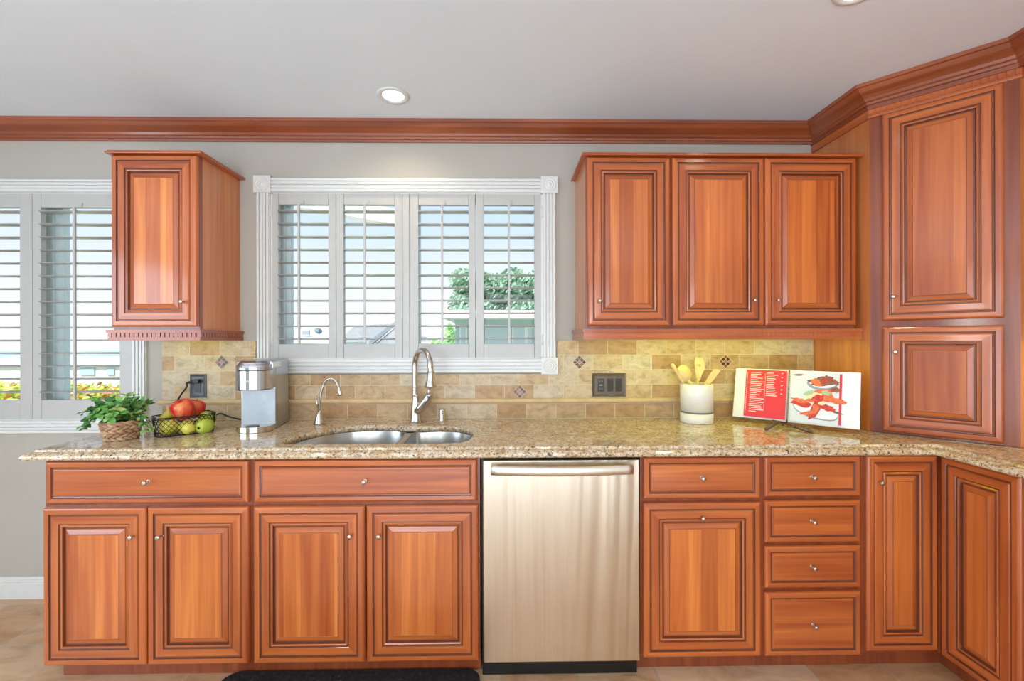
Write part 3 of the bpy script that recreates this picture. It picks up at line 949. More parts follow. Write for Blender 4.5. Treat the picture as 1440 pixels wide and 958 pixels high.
wall_cab('wide cherry wall cabinet with three raised-panel doors, right of the sink window', 0.371, 1.618, [(0.376, 0.755, (844, 423)), (0.765, 1.1875, (1063, 422)), (1.1925, 1.6155, (1096, 422))], (0.348, 1.6375), (0.352, 1.638, -0.001, -0.31, True, False, 1.3295, 0.002, 0.0195, 0.0012), (0.50, 1.52, -0.27, -0.21, 1.0), (0.76, 1.19))

# tall diagonal corner cabinet on the counter
tc = empty('corner_cabinet', (1.95, -0.35, 0.915), 'tall diagonal cherry corner cabinet standing on the counter, reaching the ceiling', 'cabinet')
PX, PY = 1.640, -0.372
EX, EY = PX + 0.318, PY - 0.318
b = MB()
b.prism([(PX, -0.002), (PX, PY), (PX + 0.016, PY - 0.0), (PX + 0.016, -0.002)], 0.9155, 2.36)
b.prism([(EX, EY), (2.328, EY), (2.328, EY + 0.016), (EX, EY + 0.016)], 0.9155, 2.36)
b.build('side_panel', W_P, tc)
u = Vector((1, -1, 0)).normalized(); o_ = Vector((u.y, -u.x, 0))
DL = 0.318 * math.sqrt(2)
b = MB()
def dbox(mb, s0, s1, z0, z1, d0, d1, mi=0):
    P = Vector((PX, PY, 0))
    q = [P + u * s0 + o_ * d0, P + u * s1 + o_ * d0, P + u * s1 + o_ * d1, P + u * s0 + o_ * d1]
    mb.prism([(a.x, a.y) for a in q], z0, z1, mi)
dbox(b, 0, 0.05, 0.9155, 2.36, -0.02, 0); dbox(b, DL - 0.06, DL, 0.9155, 2.36, -0.02, 0)
for z0, z1 in ((0.9155, 0.97), (1.36, 1.44), (2.25, 2.36)): dbox(b, 0.05, DL - 0.06, z0, z1, -0.02, -0.0005)
b.build('face_frame', W_F, tc)
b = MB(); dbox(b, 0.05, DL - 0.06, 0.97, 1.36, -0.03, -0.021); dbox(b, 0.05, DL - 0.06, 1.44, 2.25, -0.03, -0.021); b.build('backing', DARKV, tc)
def diag_s(px, d=0.02):
    """distance along the diagonal front where the line of sight through px meets it"""
    r = ray(px, 478); P = Vector((PX, PY, 0)) + o_ * d
    A = r.x; B = r.y; rx, ry = P.x - CAMP.x, P.y - CAMP.y
    return (A * ry - B * rx) / (B * u.x - A * u.y)
s0, s1 = diag_s(1240.5), diag_s(1412.5)
def zat(px, py, s, d=0.02):
    P = Vector((PX, PY, 0)) + o_ * d + u * s
    r = ray(px, py)
    return HCAM + r.z * (P.y - CAMP.y) / r.y
zt, zb = zat(1240.5, 161, s0), zat(1240.5, 451, s0)
zt2, zb2 = zat(1240.5, 460, s0), zat(1240.5, 607, s0)
zb2 = max(zb2, 0.925)
P = Vector((PX, PY, 0)) + o_ * 0.0005
d1 = front(tc, 'door', P + u * s0 + Vector((0, 0, zb)), u, s1 - s0, zt - zb, DOOR_PROF)
d2 = front(tc, 'door', P + u * s0 + Vector((0, 0, zb2)), u, s1 - s0, zt2 - zb2, DOOR_PROF)
for d, kx, ky in ((d1, 1256, 417), (d2, 1259, 495)):
    s = diag_s(kx, 0.04)
    knob(d, P + u * s + o_ * 0.017 + Vector((0, 0, zat(kx, ky, s, 0.04))), o_)
b = MB()
sweep(b, [(PX, -0.002), (PX, PY), (EX, EY), (EX, EY - 0.15)], [(a, z if z > 2.364 else 2.356) for a, z in CP], left=False)
b.build('crown_moulding', W_C, tc)
b = MB()
sweep(b, [(PX, -0.002), (PX, PY), (EX, EY), (EX + 0.05, EY)], [(0, 2.318), (0.009, 2.318), (0.010, 2.324), (0.009, 2.3555), (0, 2.3555)], left=False)
n = 19
for k in range(n + 1):
    s = 0.0 + k * (DL - 0.012) / n
    dbox(b, s, s + 0.015, 2.332, 2.353, 0.009, 0.015)
b.build('dentil_band', W_H, tc)
# right-wall cabinet beyond it
rc = empty('wall_cabinet', (2.15, -1.2, 1.33), 'cherry wall cabinet on the right wall, a sliver at the edge of the view', 'cabinet')
b = MB(); b.box(2.0, 2.328, -1.70, EY - 0.012, 1.378, 2.36); b.box(1.985, 2.0, -1.70, EY - 0.012, 1.33, 2.36); b.box(EX + 0.001, 2.2, -1.70, EY - 0.152, 2.357, 2.448); b.build('carcass', W_F, rc)
for yy, ww in ((EY - 0.02, 0.48), (EY - 0.51, 0.48)):
    front(rc, 'door', (1.985, yy, 1.392), (0, -1, 0), ww, 0.9, DOOR_PROF)
b = MB(); sweep(b, [(EX, EY - 0.151), (EX, -1.7)], CP, left=False); b.build('crown_moulding', W_C, rc)
b = MB(); b.box(2.08, 2.14, -1.6, EY - 0.05, 1.366, 1.3775)
b.build('light_strip', emit('side_undercabinet_light', (1.0, 0.80, 0.10), STRIP_W), rc, label='glowing yellow under-cabinet light')

# ------------------------------------------------------------------ dishwasher
dw = empty('dishwasher', (0.215, -0.3, 0), 'stainless steel dishwasher with a curved bar handle', 'dishwasher')
X0, X1 = atY(679.3, 800, -0.645).x, atY(899.6, 800, -0.645).x
b = MB(); b.box(-0.094, 0.525, -0.585, -0.03, 0.10, 0.868); b.build('tub', BLACK, dw)
b = MB(); b.box(X0, X1, -0.645, -0.587, 0.092, 0.866); b.build('door', STEEL, dw, bevel=0.004, seg=3)
b = MB(); b.box(-0.092, 0.523, -0.585, -0.565, 0.002, 0.099); b.build('kick_plate', BLACK, dw, bevel=0.002)
hx0, hx1 = atY(690, 663, -0.68).x, atY(891, 663, -0.68).x
zc = atY(790, 663, -0.69).z
b = MB()
n_ = 24
vs, fs = [], []
for k in range(n_ + 1):
    t = k / n_
    yc = -0.672 - 0.020 * math.sin(math.pi * t)
    for i in range(20):
        a_ = 2 * math.pi * i / 20
        vs.append((hx0 + (hx1 - hx0) * t, yc + 0.011 * math.cos(a_), zc + 0.0185 * math.sin(a_)))
for k in range(n_):
    for i in range(20): fs.append((k * 20 + i, k * 20 + (i + 1) % 20, (k + 1) * 20 + (i + 1) % 20, (k + 1) * 20 + i))
b.add(vs, fs, 0, True)
b.add(vs[:20], [tuple(range(20))]); b.add(vs[-20:], [tuple(range(20))])
for hx_ in (hx0 + 0.012, hx1 - 0.012): b.box(hx_ - 0.010, hx_ + 0.010, -0.668, -0.6455, zc - 0.012, zc + 0.012)
b.build('handle', plain('handle_steel', (226, 218, 204), 0.42, 1.0, noise=0.03, nscale=80), dw)

# ------------------------------------------------------------------ countertop
EP = [(0, 0.914), (0.004, 0.9138), (0.009, 0.9115), (0.011, 0.907), (0.012, 0.9045), (0.022, 0.903), (0.032, 0.899), (0.0385, 0.893), (0.0405, 0.8875), (0.0385, 0.881), (0.032, 0.876), (0.022, 0.8735), (0.0, 0.8735)]
hole_c = [(-0.915, -0.50), (-0.90, -0.40), (-0.86, -0.30), (-0.80, -0.222), (-0.72, -0.175), (-0.62, -0.160), (-0.53, -0.170), (-0.47, -0.195), (-0.40, -0.195), (-0.30, -0.185), (-0.21, -0.215), (-0.155, -0.30), (-0.14, -0.42), (-0.155, -0.515), (-0.21, -0.555), (-0.40, -0.560), (-0.60, -0.560), (-0.84, -0.558), (-0.90, -0.54)]
hole = [(p.x, p.y) for p in catmull([(x, y, 0) for x, y in hole_c], 6, True)]
LX, FY, RX = -1.785, -0.61, 1.706
outl = [(LX, -0.001), (LX, FY), (RX, FY), (RX, -1.70), (2.329, -1.70), (2.329, -0.001)]
b = MB()
tri = tessellate_polygon([[Vector((x, y, 0)) for x, y in outl], [Vector((x, y, 0)) for x, y in hole]])
allp = outl + hole
for zz_, flip in ((0.914, False), (0.8868, True)):
    fs = []
    for a, c_, d_ in tri:
        A, B_, C_ = allp[a], allp[c_], allp[d_]
        if ((B_[0]-A[0])*(C_[1]-A[1]) - (C_[0]-A[0])*(B_[1]-A[1]) < 0) != flip: c_, d_ = d_, c_
        fs.append((a, c_, d_))
    b.add([(x, y, zz_) for x, y in allp], fs)
nh = len(hole)
b.add([(x, y, 0.914) for x, y in hole] + [(x, y, 0.8868) for x, y in hole], [(i, (i + 1) % nh, nh + (i + 1) % nh, nh + i) for i in range(nh)], 0, True)
sweep(b, [(LX, -0.001), (LX, FY), (RX, FY), (RX, -1.70)], EP, left=False, caps=True)
ct = b.build('countertop', GRAN)
tag(ct, 'polished speckled tan granite L-shaped countertop with a shaped edge', 'countertop')
b = MB(); b.box(EX + 0.035, 2.328, EY - 0.021, EY - 0.001, 0.9145, 1.012); b.box(2.31, 2.328, -1.70, EY - 0.022, 0.9145, 1.012)
tag(b.build('granite_upstand', GRAN, bevel=0.002), 'low granite upstand behind the counter at the far right edge', 'upstand')

# ------------------------------------------------------------------ sink
sk = empty('sink', (-0.5, -0.4, 0.70), 'undermount stainless steel double-bowl kitchen sink below the middle window', 'sink')
def bowl(outline, zb, dr):
    cx = sum(p[0] for p in outline) / len(outline); cy = sum(p[1] for p in outline) / len(outline)
    b = MB()
    n = len(outline)
    rings = []
    for sc, z in ((1.03, 0.8862), (1.0, 0.8858), (0.992, 0.880), (0.965, zb + 0.04), (0.95, zb + 0.018), (0.90, zb + 0.004), (0.80, zb), (0.45, zb - 0.002), (0.14, zb - 0.004)):
        rings.append([(cx + (x - cx) * sc, cy + (y - cy) * sc, z) for x, y in outline])
    vs = [p for r in rings for p in r]
    fs = []
    for k in range(len(rings) - 1):
        for i in range(n):
            j = (i + 1) % n
            fs.append((k * n + i, k * n + j, (k + 1) * n + j, (k + 1) * n + i))
    fs.append(tuple((len(rings) - 1) * n + i for i in range(n)))
    b.add(vs, fs, 0, True)
    o = b.build('bowl', STEELB, sk)
    m = o.modifiers.new('thick', 'SOLIDIFY'); m.thickness = 0.0012; m.offset = -1
    b = MB(); b.lathe([(0.055, 0.0), (0.052, 0.003), (0.042, 0.001), (0.03, -0.002), (0.0, -0.003)], (cx, cy, zb + 0.0005), (0, 0, 1), 24)
    b.build('drain', CHROME, o)
big = [(p.x, p.y) for p in catmull([(x, y, 0) for x, y in [(-0.920, -0.50), (-0.905, -0.40), (-0.866, -0.296), (-0.805, -0.216), (-0.723, -0.168), (-0.62, -0.153), (-0.53, -0.165), (-0.485, -0.20), (-0.470, -0.30), (-0.472, -0.44), (-0.482, -0.54), (-0.52, -0.566), (-0.68, -0.567), (-0.845, -0.564), (-0.905, -0.545)]], 6, True)]
small = [(p.x, p.y) for p in catmull([(x, y, 0) for x, y in [(-0.445, -0.53), (-0.42, -0.562), (-0.32, -0.567), (-0.205, -0.562), (-0.150, -0.52), (-0.134, -0.42), (-0.149, -0.297), (-0.206, -0.208), (-0.30, -0.178), (-0.39, -0.188), (-0.435, -0.22), (-0.442, -0.36)]], 6, True)]
bowl(big, 0.70, 1); bowl(small, 0.73, 1)
b = MB(); b.box(-0.4745, -0.4405, -0.553, -0.208, 0.80, 0.8850); b.build('divider', STEELB, sk, bevel=0.004, seg=3)

# ------------------------------------------------------------------ backsplash
bs = empty('backsplash', (0, -0.005, 0.9145), 'tan travertine brick-tile backsplash with mosaic diamonds between counter and wall cabinets', 'backsplash')
b = MB()
TX0, TX1 = -1.777, 1.637
ZB, ZT = 0.9150, 1.3265
b.box(TX0, w2o[0] - 0.0015, -0.010, -0.0005, ZB, ZT)
b.box(w2o[0] - 0.0015, w2o[1] + 0.0015, -0.010, -0.0005, ZB, w2o[2] - 0.002)
b.box(w2o[1] + 0.0015, TX1, -0.010, -0.0005, ZB, ZT)
b.build('tile_field', TILE, bs)
b = MB(); b.box(TX0 + 0.0005, TX1 - 0.0005, -0.0103, -0.0007, ZB, atY(850, 563.5, -0.02).z - 0.004); b.build('bottom_course', TILE2, bs)
b = MB()
zl = atY(850, 563.5, -0.02).z
vs, fs = [], []
prof = [(0, -0.013), (0.008, -0.013), (0.013, -0.009), (0.017, -0.003), (0.0175, 0.004), (0.015, 0.010), (0.010, 0.013), (0, 0.013)]
sweep(b, [(TX0 - 0.012, -0.0101), (TX1 + 0.0, -0.0101)], [(a, zl + z) for a, z in prof], left=False)
b.build('pencil_liner', LINER, bs, label='rounded travertine rail running along the tiles')
MOS = [plain('mosaic_dark_brown', (70, 40, 34), 0.2), plain('mosaic_copper', (150, 92, 62), 0.25), plain('mosaic_mauve', (168, 120, 112), 0.25), plain('mosaic_grout', (222, 198, 160), 0.6)]
for px, py, sd in ((312, 509.5, 1), (815, 509.5, 2), (1020.5, 508.5, 3), (731, 551, 4)):
    c = atY(px, py, -0.011)
    b = MB()
    b.M = Matrix.Translation(c) @ Matrix.Rotation(R(45), 4, 'Y')
    hs_ = 0.0265
    b.box(-hs_, hs_, -0.0006, 0.001, -hs_, hs_, 3)
    rnd = random.Random(sd)
    for i in range(3):
        for j in range(3):
            mi = 2 if (i, j) in ((1, 1),) else (0 if (i + j) % 2 == (sd % 2) else rnd.choice((0, 1, 1, 2)))
            a, e = -0.0245 + i * 0.0168, -0.0245 + j * 0.0168
            b.box(a, a + 0.0145, -0.0022, -0.0005, e, e + 0.0145, mi)
    b.build('mosaic_inset', MOS, bs)

# ------------------------------------------------------------------ ceiling lights
LAMP = emit('lamp_face', (1.0, 0.97, 0.9), 2.2)
for k, (x, y, lab) in enumerate(((-0.51, -0.298, 'round recessed ceiling light with a white trim ring above the sink window'), (1.135, -0.945, 'round recessed ceiling light at the top right edge of the view'), (-1.315, -0.96, 'round recessed ceiling light just at the top left edge of the view'),
        (0.4, -2.8, 'round recessed ceiling light behind the viewpoint, right'), (-1.2, -2.8, 'round recessed ceiling light behind the viewpoint, left'), (0.4, -4.3, 'round recessed ceiling light near the patio door, right'), (-1.2, -4.3, 'round recessed ceiling light near the patio door, left'))):
    L = empty('ceiling_light', (x, y, CEIL_Z), lab, 'ceiling light', 'recessed ceiling lights')
    b = MB(); b.lathe([(0.049, -0.001), (0.052, -0.004), (0.060, -0.006), (0.069, -0.005), (0.074, -0.0005)], (x, y, CEIL_Z), (0, 0, 1), 40)
    b.build('trim_ring', WHITE, L)
    b = MB(); b.lathe([(0.0, -0.0035), (0.03, -0.003), (0.0495, -0.001)], (x, y, CEIL_Z), (0, 0, 1), 40)
    b.build('lamp_face', LAMP, L)
    add_light('recessed_lamp', 'SPOT', (x, y, CEIL_Z - 0.012), CAN_W, (1.0, 0.84, 0.62), (0, 0, 0), spot_size=R(150), spot_blend=0.8, shadow_soft_size=0.05)

PGL = emit('fill_globe_glow', (0.95, 0.96, 0.92), FILL_GLOBE)  # unseen glowing globes, added to brighten the ceiling and room
for x, lab in ((-1.0, 'white globe added as fill light behind the viewpoint, left of its pair'), (0.7, 'white globe added as fill light behind the viewpoint, right of its pair')):
    L = empty('added_fill_globe', (x, -3.6, 1.37), lab, 'added fill light', 'added fill globes')
    b = MB(); b.lathe([(0.13 * math.sin(math.pi * k / 20), -0.13 * math.cos(math.pi * k / 20)) for k in range(21)], (x, -3.6, 1.5), (0, 0, 1), 32); b.build('globe', PGL, L)
    b = MB(); b.tube([(x, -3.6, 1.628), (x, -3.6, 2.43)], 0.004, 8); b.lathe([(0.06, 0), (0.06, 0.015), (0.03, 0.02)], (x, -3.6, 2.43), (0, 0, 1), 24); b.build('cord_and_rose', NICKEL, L)

# ------------------------------------------------------------------ faucets
fc = empty('faucet', (-0.46, -0.075, 0.914), 'tall brushed nickel pull-down kitchen faucet behind the sink', 'faucet')
bx, by = atZ(584.5, 589, 0.914).x, -0.085
rx_ = atY(583.5, 540, by).x
hp = atY(605.5, 535, -0.235)
b = MB()
b.lathe([(0.031, 0.0), (0.030, 0.006), (0.026, 0.02), (0.023, 0.05), (0.021, 0.085), (0.0175, 0.125), (0.0150, 0.14)], (rx_ + 0.004, by, 0.9145), (0, 0, 1), 28, sx=1.05)
path = [(rx_, by, 1.03), (rx_, by, 1.10), (rx_, by, 1.18)]
ztop = 1.292
m = Vector(((rx_ + hp.x) / 2, (by + hp.y) / 2, 0))
hd = Vector((hp.x - rx_, hp.y - by, 0)) / 2
for k in range(0, 13):
    t = math.pi * k / 12
    q = m - hd * math.cos(t)
    path.append((q.x, q.y, 1.195 + (ztop - 0.013 - 1.195) * math.sin(t)))
path.append((hp.x + 0.002, hp.y - 0.002, 1.172))
b.tube(catmull(path, 3), 0.0142, 18)
b.tube([(rx_, by, 1.075), (rx_, by, 1.080)], 0.0160, 20); b.tube([(rx_, by, 1.088), (rx_, by, 1.093)], 0.0160, 20)
fb = b.build('spout', NICKEL, fc)
b = MB(); b.lathe([(0.0155, 0.0), (0.0185, -0.004), (0.0185, -0.03), (0.0210, -0.045), (0.0265, -0.062), (0.0280, -0.070), (0.025, -0.076), (0.019, -0.077), (0.0, -0.075)], (hp.x + 0.002, hp.y - 0.002, 1.181), (0.03, -0.03, 1), 28)
b.build('spray_head', NICKEL, fc)
h1, h2, h3 = atY(590, 575, -0.10), atY(602, 559, -0.11), atY(603.5, 549, -0.115)
b = MB(); b.tube(catmull([(rx_ + 0.006, by, 0.965), h1, h2, h3 + Vector((0, 0, -0.01))], 6), [0.020] * 6 + [0.0225] * 6 + [0.020] * 4 + [0.016, 0.011, 0.006], 20)
b.build('handle_body', NICKEL, fc)
b = MB(); b.tube(catmull([h3 + Vector((-0.004, 0, -0.02)), h3, atY(606, 540, -0.125), atY(607, 533, -0.15)], 5), [0.006] * 5 + [0.005] * 5 + [0.006] * 5 + [0.007], 12)
b.build('lever', NICKEL, fc)

f2 = empty('filtered_water_tap', (-0.93, -0.135, 0.914), 'slim silver gooseneck drinking-water tap left of the sink faucet', 'tap')
c = atZ(449, 595.5, 0.914); c.y = -0.135; c.x = atY(449, 590, -0.135).x
b = MB(); b.lathe([(0.026, 0), (0.0255, 0.006), (0.018, 0.03), (0.011, 0.055), (0.008, 0.066), (0.0, 0.067)], (c.x, c.y, 0.9145), (0, 0, 1), 24); b.build('base', NICKEL, f2)
pp = [atY(x, y, -0.135 - 0.001 * k * 4) for k, (x, y) in enumerate(((449, 582), (450, 565), (453, 548), (458, 536), (465, 532.5), (472, 536), (476, 543), (478, 549)))]
b = MB(); b.tube(catmull(pp, 5), 0.0056, 14); b.build('spout', NICKEL, f2)
e = pp[-1]
b = MB(); b.lathe([(0.0066, 0.004), (0.0085, 0.0), (0.0092, -0.018), (0.0085, -0.026), (0.0, -0.026)], e, (-0.08, 0, 1), 16); b.build('aerator', NICKEL, f2)
l0, l1, l2 = atY(447, 588, -0.14), atY(446.5, 570, -0.15), atY(445, 560, -0.155)
b = MB(); b.tube([l0, l1, l2], [0.004, 0.0032, 0.005], 10); b.lathe([(0.0, -0.006), (0.006, 0.0), (0.0, 0.010)], l2, (0, 0, 1), 12); b.build('lever', CHROME, f2)
c = atZ(622.5, 591, 0.914)
ag = empty('air_gap', (c.x, -0.06, 0.9145), 'short chrome cylindrical air gap cap right of the faucet', 'air gap')
b = MB(); b.lathe([(0.0175, 0), (0.0175, 0.003), (0.0155, 0.006), (0.0155, 0.056), (0.013, 0.061), (0.0, 0.062)], (c.x, -0.06, 0.9145), (0, 0, 1), 28); b.build('cap', CHROME, ag)
b = MB(); b.box(c.x + 0.001, c.x + 0.007, -0.0765, -0.072, 0.952, 0.957); b.box(c.x + 0.001, c.x + 0.007, -0.0765, -0.072, 0.962, 0.966); b.build('vent_slot', BLACK, ag)

# ------------------------------------------------------------------ coffee maker
HEADM = plain('brushed_head', (196, 198, 202), 0.22, 1.0, noise=0.04, nscale=60)
cm = empty('coffee_maker', (-1.125, -0.2, 0.9145), 'silver single-serve coffee maker standing left of the sink', 'coffee maker')
cfl = atZ(383.5, 605.5, 0.914)                       # tower front-right foot
ang = R(9)
YT = 0.045
w_ = 0.076
MC = Matrix.Translation((cfl.x, cfl.y, 0.9150)) @ Matrix.Rotation(ang, 4, 'Z') @ Matrix.Translation((-w_, 0, 0))
def dshape(w, f, bk, n=16):
    """plan outline: rounded front (towards -y) and square back"""
    pts = [(w, bk), (-w, bk), (-w, 0)]
    for k in range(1, n):
        t = math.pi * k / n
        pts.append((-w * math.cos(t), -f * math.sin(t)))
    pts.append((w, 0))
    return pts
Z1, ZH0, ZH1 = 0.026, 0.190, 0.318
b = MB(); b.M = MC
b.box(-w_, w_, YT, 0.235, 0.0, ZH1 + 0.004); b.box(-w_ + 0.0005, w_ - 0.0005, 0.0, YT, ZH0 + 0.001, ZH1 + 0.002); b.build('tower', COFFEE, cm, bevel=0.006, seg=3)
b = MB(); b.M = MC; b.box(-w_ + 0.008, w_ - 0.002, YT - 0.003, YT + 0.001, Z1 + 0.002, ZH0 - 0.002); b.build('front_panel', COFFEEP, cm, bevel=0.001)
b = MB(); b.M = MC; b.prism(dshape(w_, 0.060, YT - 0.001), 0.0, Z1, 0, False)
o = b.build('drip_tray', CHROME, cm, bevel=0.002)
b = MB(); b.M = MC; b.lathe([(0.03, 0), (0.03, 0.0015), (0.026, 0.0018), (0, 0.0010)], (0, -0.03, Z1), (0, 0, 1), 24); b.build('drip_hole', BLACK, o)
b = MB(); b.M = MC
hd_ = [(0.985, ZH0), (1.0, ZH0 + 0.004), (1.0, ZH0 + 0.086)]
def dloft(mb, levels, bk, mi=0):
    rings = []
    for sc, z in levels:
        rings.append([(x * sc if y < 0.0001 else x * sc, y * sc if y < 0 else y, z) for x, y in dshape(w_, 0.062, bk)])
    n = len(rings[0])
    vs = [p for r in rings for p in r]
    fs = [(k * n + i, k * n + (i + 1) % n, (k + 1) * n + (i + 1) % n, (k + 1) * n + i) for k in range(len(rings) - 1) for i in range(n)]
    fs += [tuple(range(n)), tuple((len(rings) - 1) * n + i for i in range(n))]
    mb.add(vs, fs, mi)
dloft(b, hd_, -0.0005); b.build('brew_head', HEADM, cm)
b = MB(); b.M = MC
dloft(b, [(0.975, ZH0 + 0.0875), (1.02, ZH0 + 0.091), (1.03, ZH0 + 0.103), (0.99, ZH0 + 0.112), (0.90, ZH0 + 0.116), (0.86, ZH0 + 0.124), (0.70, ZH0 + 0.131), (0.3, ZH0 + 0.134)], -0.0005)
b.build('lid', HEADM, cm)
b = MB(); b.M = MC
b.box(w_, w_ + 0.004, -0.005, 0.11, ZH0 + 0.097, ZH1 - 0.004); b.build('handle_arm', CHROME, cm, bevel=0.004, seg=3)
b = MB(); b.M = MC; b.box(w_ + 0.004, w_ + 0.005, 0.092, 0.098, ZH0 + 0.108, ZH1 - 0.016); b.build('hinge_slot', BLACK, cm)
tx = bpy.data.curves.new('lettering', 'FONT'); tx.body = 'KEURIG'; tx.size = 0.016; tx.extrude = 0.0003; tx.align_x = 'CENTER'
to = bpy.data.objects.new('lettering', tx); COL.objects.link(to)
dg = bpy.context.evaluated_depsgraph_get()
tm = bpy.data.meshes.new_from_object(to.evaluated_get(dg)); bpy.data.objects.remove(to)
def text_mb(mesh, fn):
    b = MB(); b.add([fn(v.co) for v in mesh.vertices], [tuple(p.vertices) for p in mesh.polygons]); return b
def wrap(co):
    a = co.x / 0.074
    return MC @ Vector((0.0765 * math.sin(a - 0.15), -0.0625 * math.cos(a - 0.15), ZH0 + 0.036 + co.y)) + Vector((0, -co.z, 0))
text_mb(tm, wrap).build('lettering', plain('pale_lettering', (225, 225, 225), 0.4), cm)

# ------------------------------------------------------------------ outlets
def plate(parent, x0, x1, z0, z1, mat):
    b = MB()
    yb = -0.0102
    for ins, out in ((0, 0.0), ):
        pass
    prof = [(0.0, 0.0), (0.0, 0.004), (0.002, 0.0065), (0.006, 0.006), (0.008, 0.0045), (0.011, 0.0065), (0.013, 0.006)]
    rings = [[(x0 + i, yb - o, z0 + i), (x1 - i, yb - o, z0 + i), (x1 - i, yb - o, z1 - i), (x0 + i, yb - o, z1 - i)] for i, o in prof]
    for k in range(len(rings) - 1):
        for s in range(4):
            s2 = (s + 1) % 4
            b.add([rings[k][s], rings[k][s2], rings[k + 1][s2], rings[k + 1][s]], [(0, 1, 2, 3)])
    b.add(rings[-1], [(0, 1, 2, 3)]); b.add(rings[0], [(3, 2, 1, 0)])
    return b.build('plate', mat, parent)
a, c = atY(267.2, 526.3, -0.012), atY(290.3, 559.4, -0.012)
ou = empty('wall_outlet', ((a.x + c.x) / 2, -0.0102, c.z), 'dark grey wall outlet on the tiles left of the coffee maker', 'outlet')
plate(ou, a.x, c.x, c.z, a.z, PEWTER)
mx, mz = (a.x + c.x) / 2, (a.z + c.z) / 2
b = MB(); b.box(mx - 0.0165, mx + 0.0165, -0.019, -0.0162, mz - 0.034, mz + 0.034); b.build('receptacle', DEVICE, ou, bevel=0.001)
b = MB()
for s in (-1, 1):
    b.box(mx - 0.008, mx - 0.006, -0.0194, -0.019, mz + s * 0.018 - 0.004, mz + s * 0.018 + 0.005); b.box(mx + 0.006, mx + 0.008, -0.0194, -0.019, mz + s * 0.018 - 0.004, mz + s * 0.018 + 0.005)
b.build('slot', BLACK, ou)
# power cord with plug
cd = empty('power_cord', (mx, -0.03, mz), 'black power cord running from the wall outlet behind the fruit basket', 'cord')
pz = atY(282, 536.5, -0.03).z
b = MB()
b.box(mx - 0.014, mx + 0.018, -0.040, -0.0197, pz - 0.010, pz + 0.010)
b.tube([(mx - 0.010, -0.032, pz - 0.001), (mx - 0.03, -0.034, pz - 0.004), (mx - 0.045, -0.036, pz - 0.008)], [0.009, 0.0065, 0.004], 12)
b.build('plug', BLACK, cd, bevel=0.003)
pt = [Vector((mx - 0.043, -0.036, pz - 0.0075)), atY(262, 545, -0.04), atY(254, 556, -0.05), atY(248, 568, -0.06), atY(246, 580, -0.075), Vector((atY(252, 588, -0.09).x, -0.08, 0.922)), Vector((atY(285, 590, -0.09).x, -0.06, 0.919)), atY(308, 582, -0.04), atY(320, 585.5, -0.05), atY(331, 588.5, -0.06), Vector((-1.285, -0.075, 0.9195))]
for q in pt: q.z = max(q.z, 0.9185)
b = MB(); b.tube(catmull(pt, 8), 0.0042, 10); b.build('cable', BLACK, cd)
# switch plate
a, c = atY(833, 525.2, -0.012), atY(880, 558, -0.012)
sw = empty('switch_plate', ((a.x + c.x) / 2, -0.0102, c.z), 'bronze three-gang plate with two rocker switches and an outlet, left of the white crock', 'switch plate')
plate(sw, a.x, c.x, c.z, a.z, BRONZE)
mz = (a.z + c.z) / 2
def gx(f): return a.x + (c.x - a.x) * f
for f in (0.53, 0.78):
    b = MB(); b.box(gx(f) - 0.0165, gx(f) + 0.0165, -0.0172, -0.0162, mz - 0.034, mz + 0.034)
    b.add([(gx(f) - 0.013, -0.0172, mz - 0.029), (gx(f) + 0.013, -0.0172, mz - 0.029), (gx(f) + 0.013, -0.0215, mz + 0.029), (gx(f) - 0.013, -0.0215, mz + 0.029), (gx(f) - 0.013, -0.0172, mz + 0.030), (gx(f) + 0.013, -0.0172, mz + 0.030)], [(0, 1, 2, 3), (3, 2, 5, 4), (0, 3, 4), (1, 5, 2)])
    b.build('rocker_switch', DEVICE, sw)
f = 0.25
b = MB(); b.box(gx(f) - 0.0165, gx(f) + 0.0165, -0.0185, -0.0162, mz - 0.034, mz + 0.034); o = b.build('receptacle', DEVICE, sw, bevel=0.001)
b = MB()
for s in (-1, 1):
    for q in (-0.007, 0.005): b.box(gx(f) + q, gx(f) + q + 0.002, -0.0189, -0.0185, mz + s * 0.019 - 0.004, mz + s * 0.019 + 0.005)
b.box(gx(f) - 0.008, gx(f) + 0.008, -0.0195, -0.0185, mz - 0.003, mz - 0.0005); b.box(gx(f) - 0.008, gx(f) + 0.008, -0.0195, -0.0185, mz + 0.001, mz + 0.0035)
b.build('slot', plain('slot_silver', (150, 150, 140), 0.4), o)

# ------------------------------------------------------------------ crock and utensils
cc = Vector((atY(979.5, 570, -0.125).x, -0.125, 0.9145))
ck = empty('utensil_crock', cc, 'white cylindrical ceramic crock with a thin grey band holding wooden utensils', 'crock')
b = MB()
Rr, Hh = 0.0785, 0.193
b.lathe([(Rr - 0.003, 0.0), (Rr, 0.003), (Rr, 0.049)], cc, (0, 0, 1), 64)
b.lathe([(Rr, 0.058), (Rr, Hh - 0.003), (Rr - 0.002, Hh), (Rr - 0.005, Hh), (Rr - 0.007, Hh - 0.004), (Rr - 0.008, 0.012), (0.0, 0.010)], cc, (0, 0, 1), 64)
b.build('pot', CERAMIC, ck)
b = MB(); b.lathe([(Rr - 0.0004, 0.049), (Rr + 0.0004, 0.051), (Rr + 0.0004, 0.056), (Rr - 0.0004, 0.058)], cc, (0, 0, 1), 64); b.build('band', GREYB, ck)
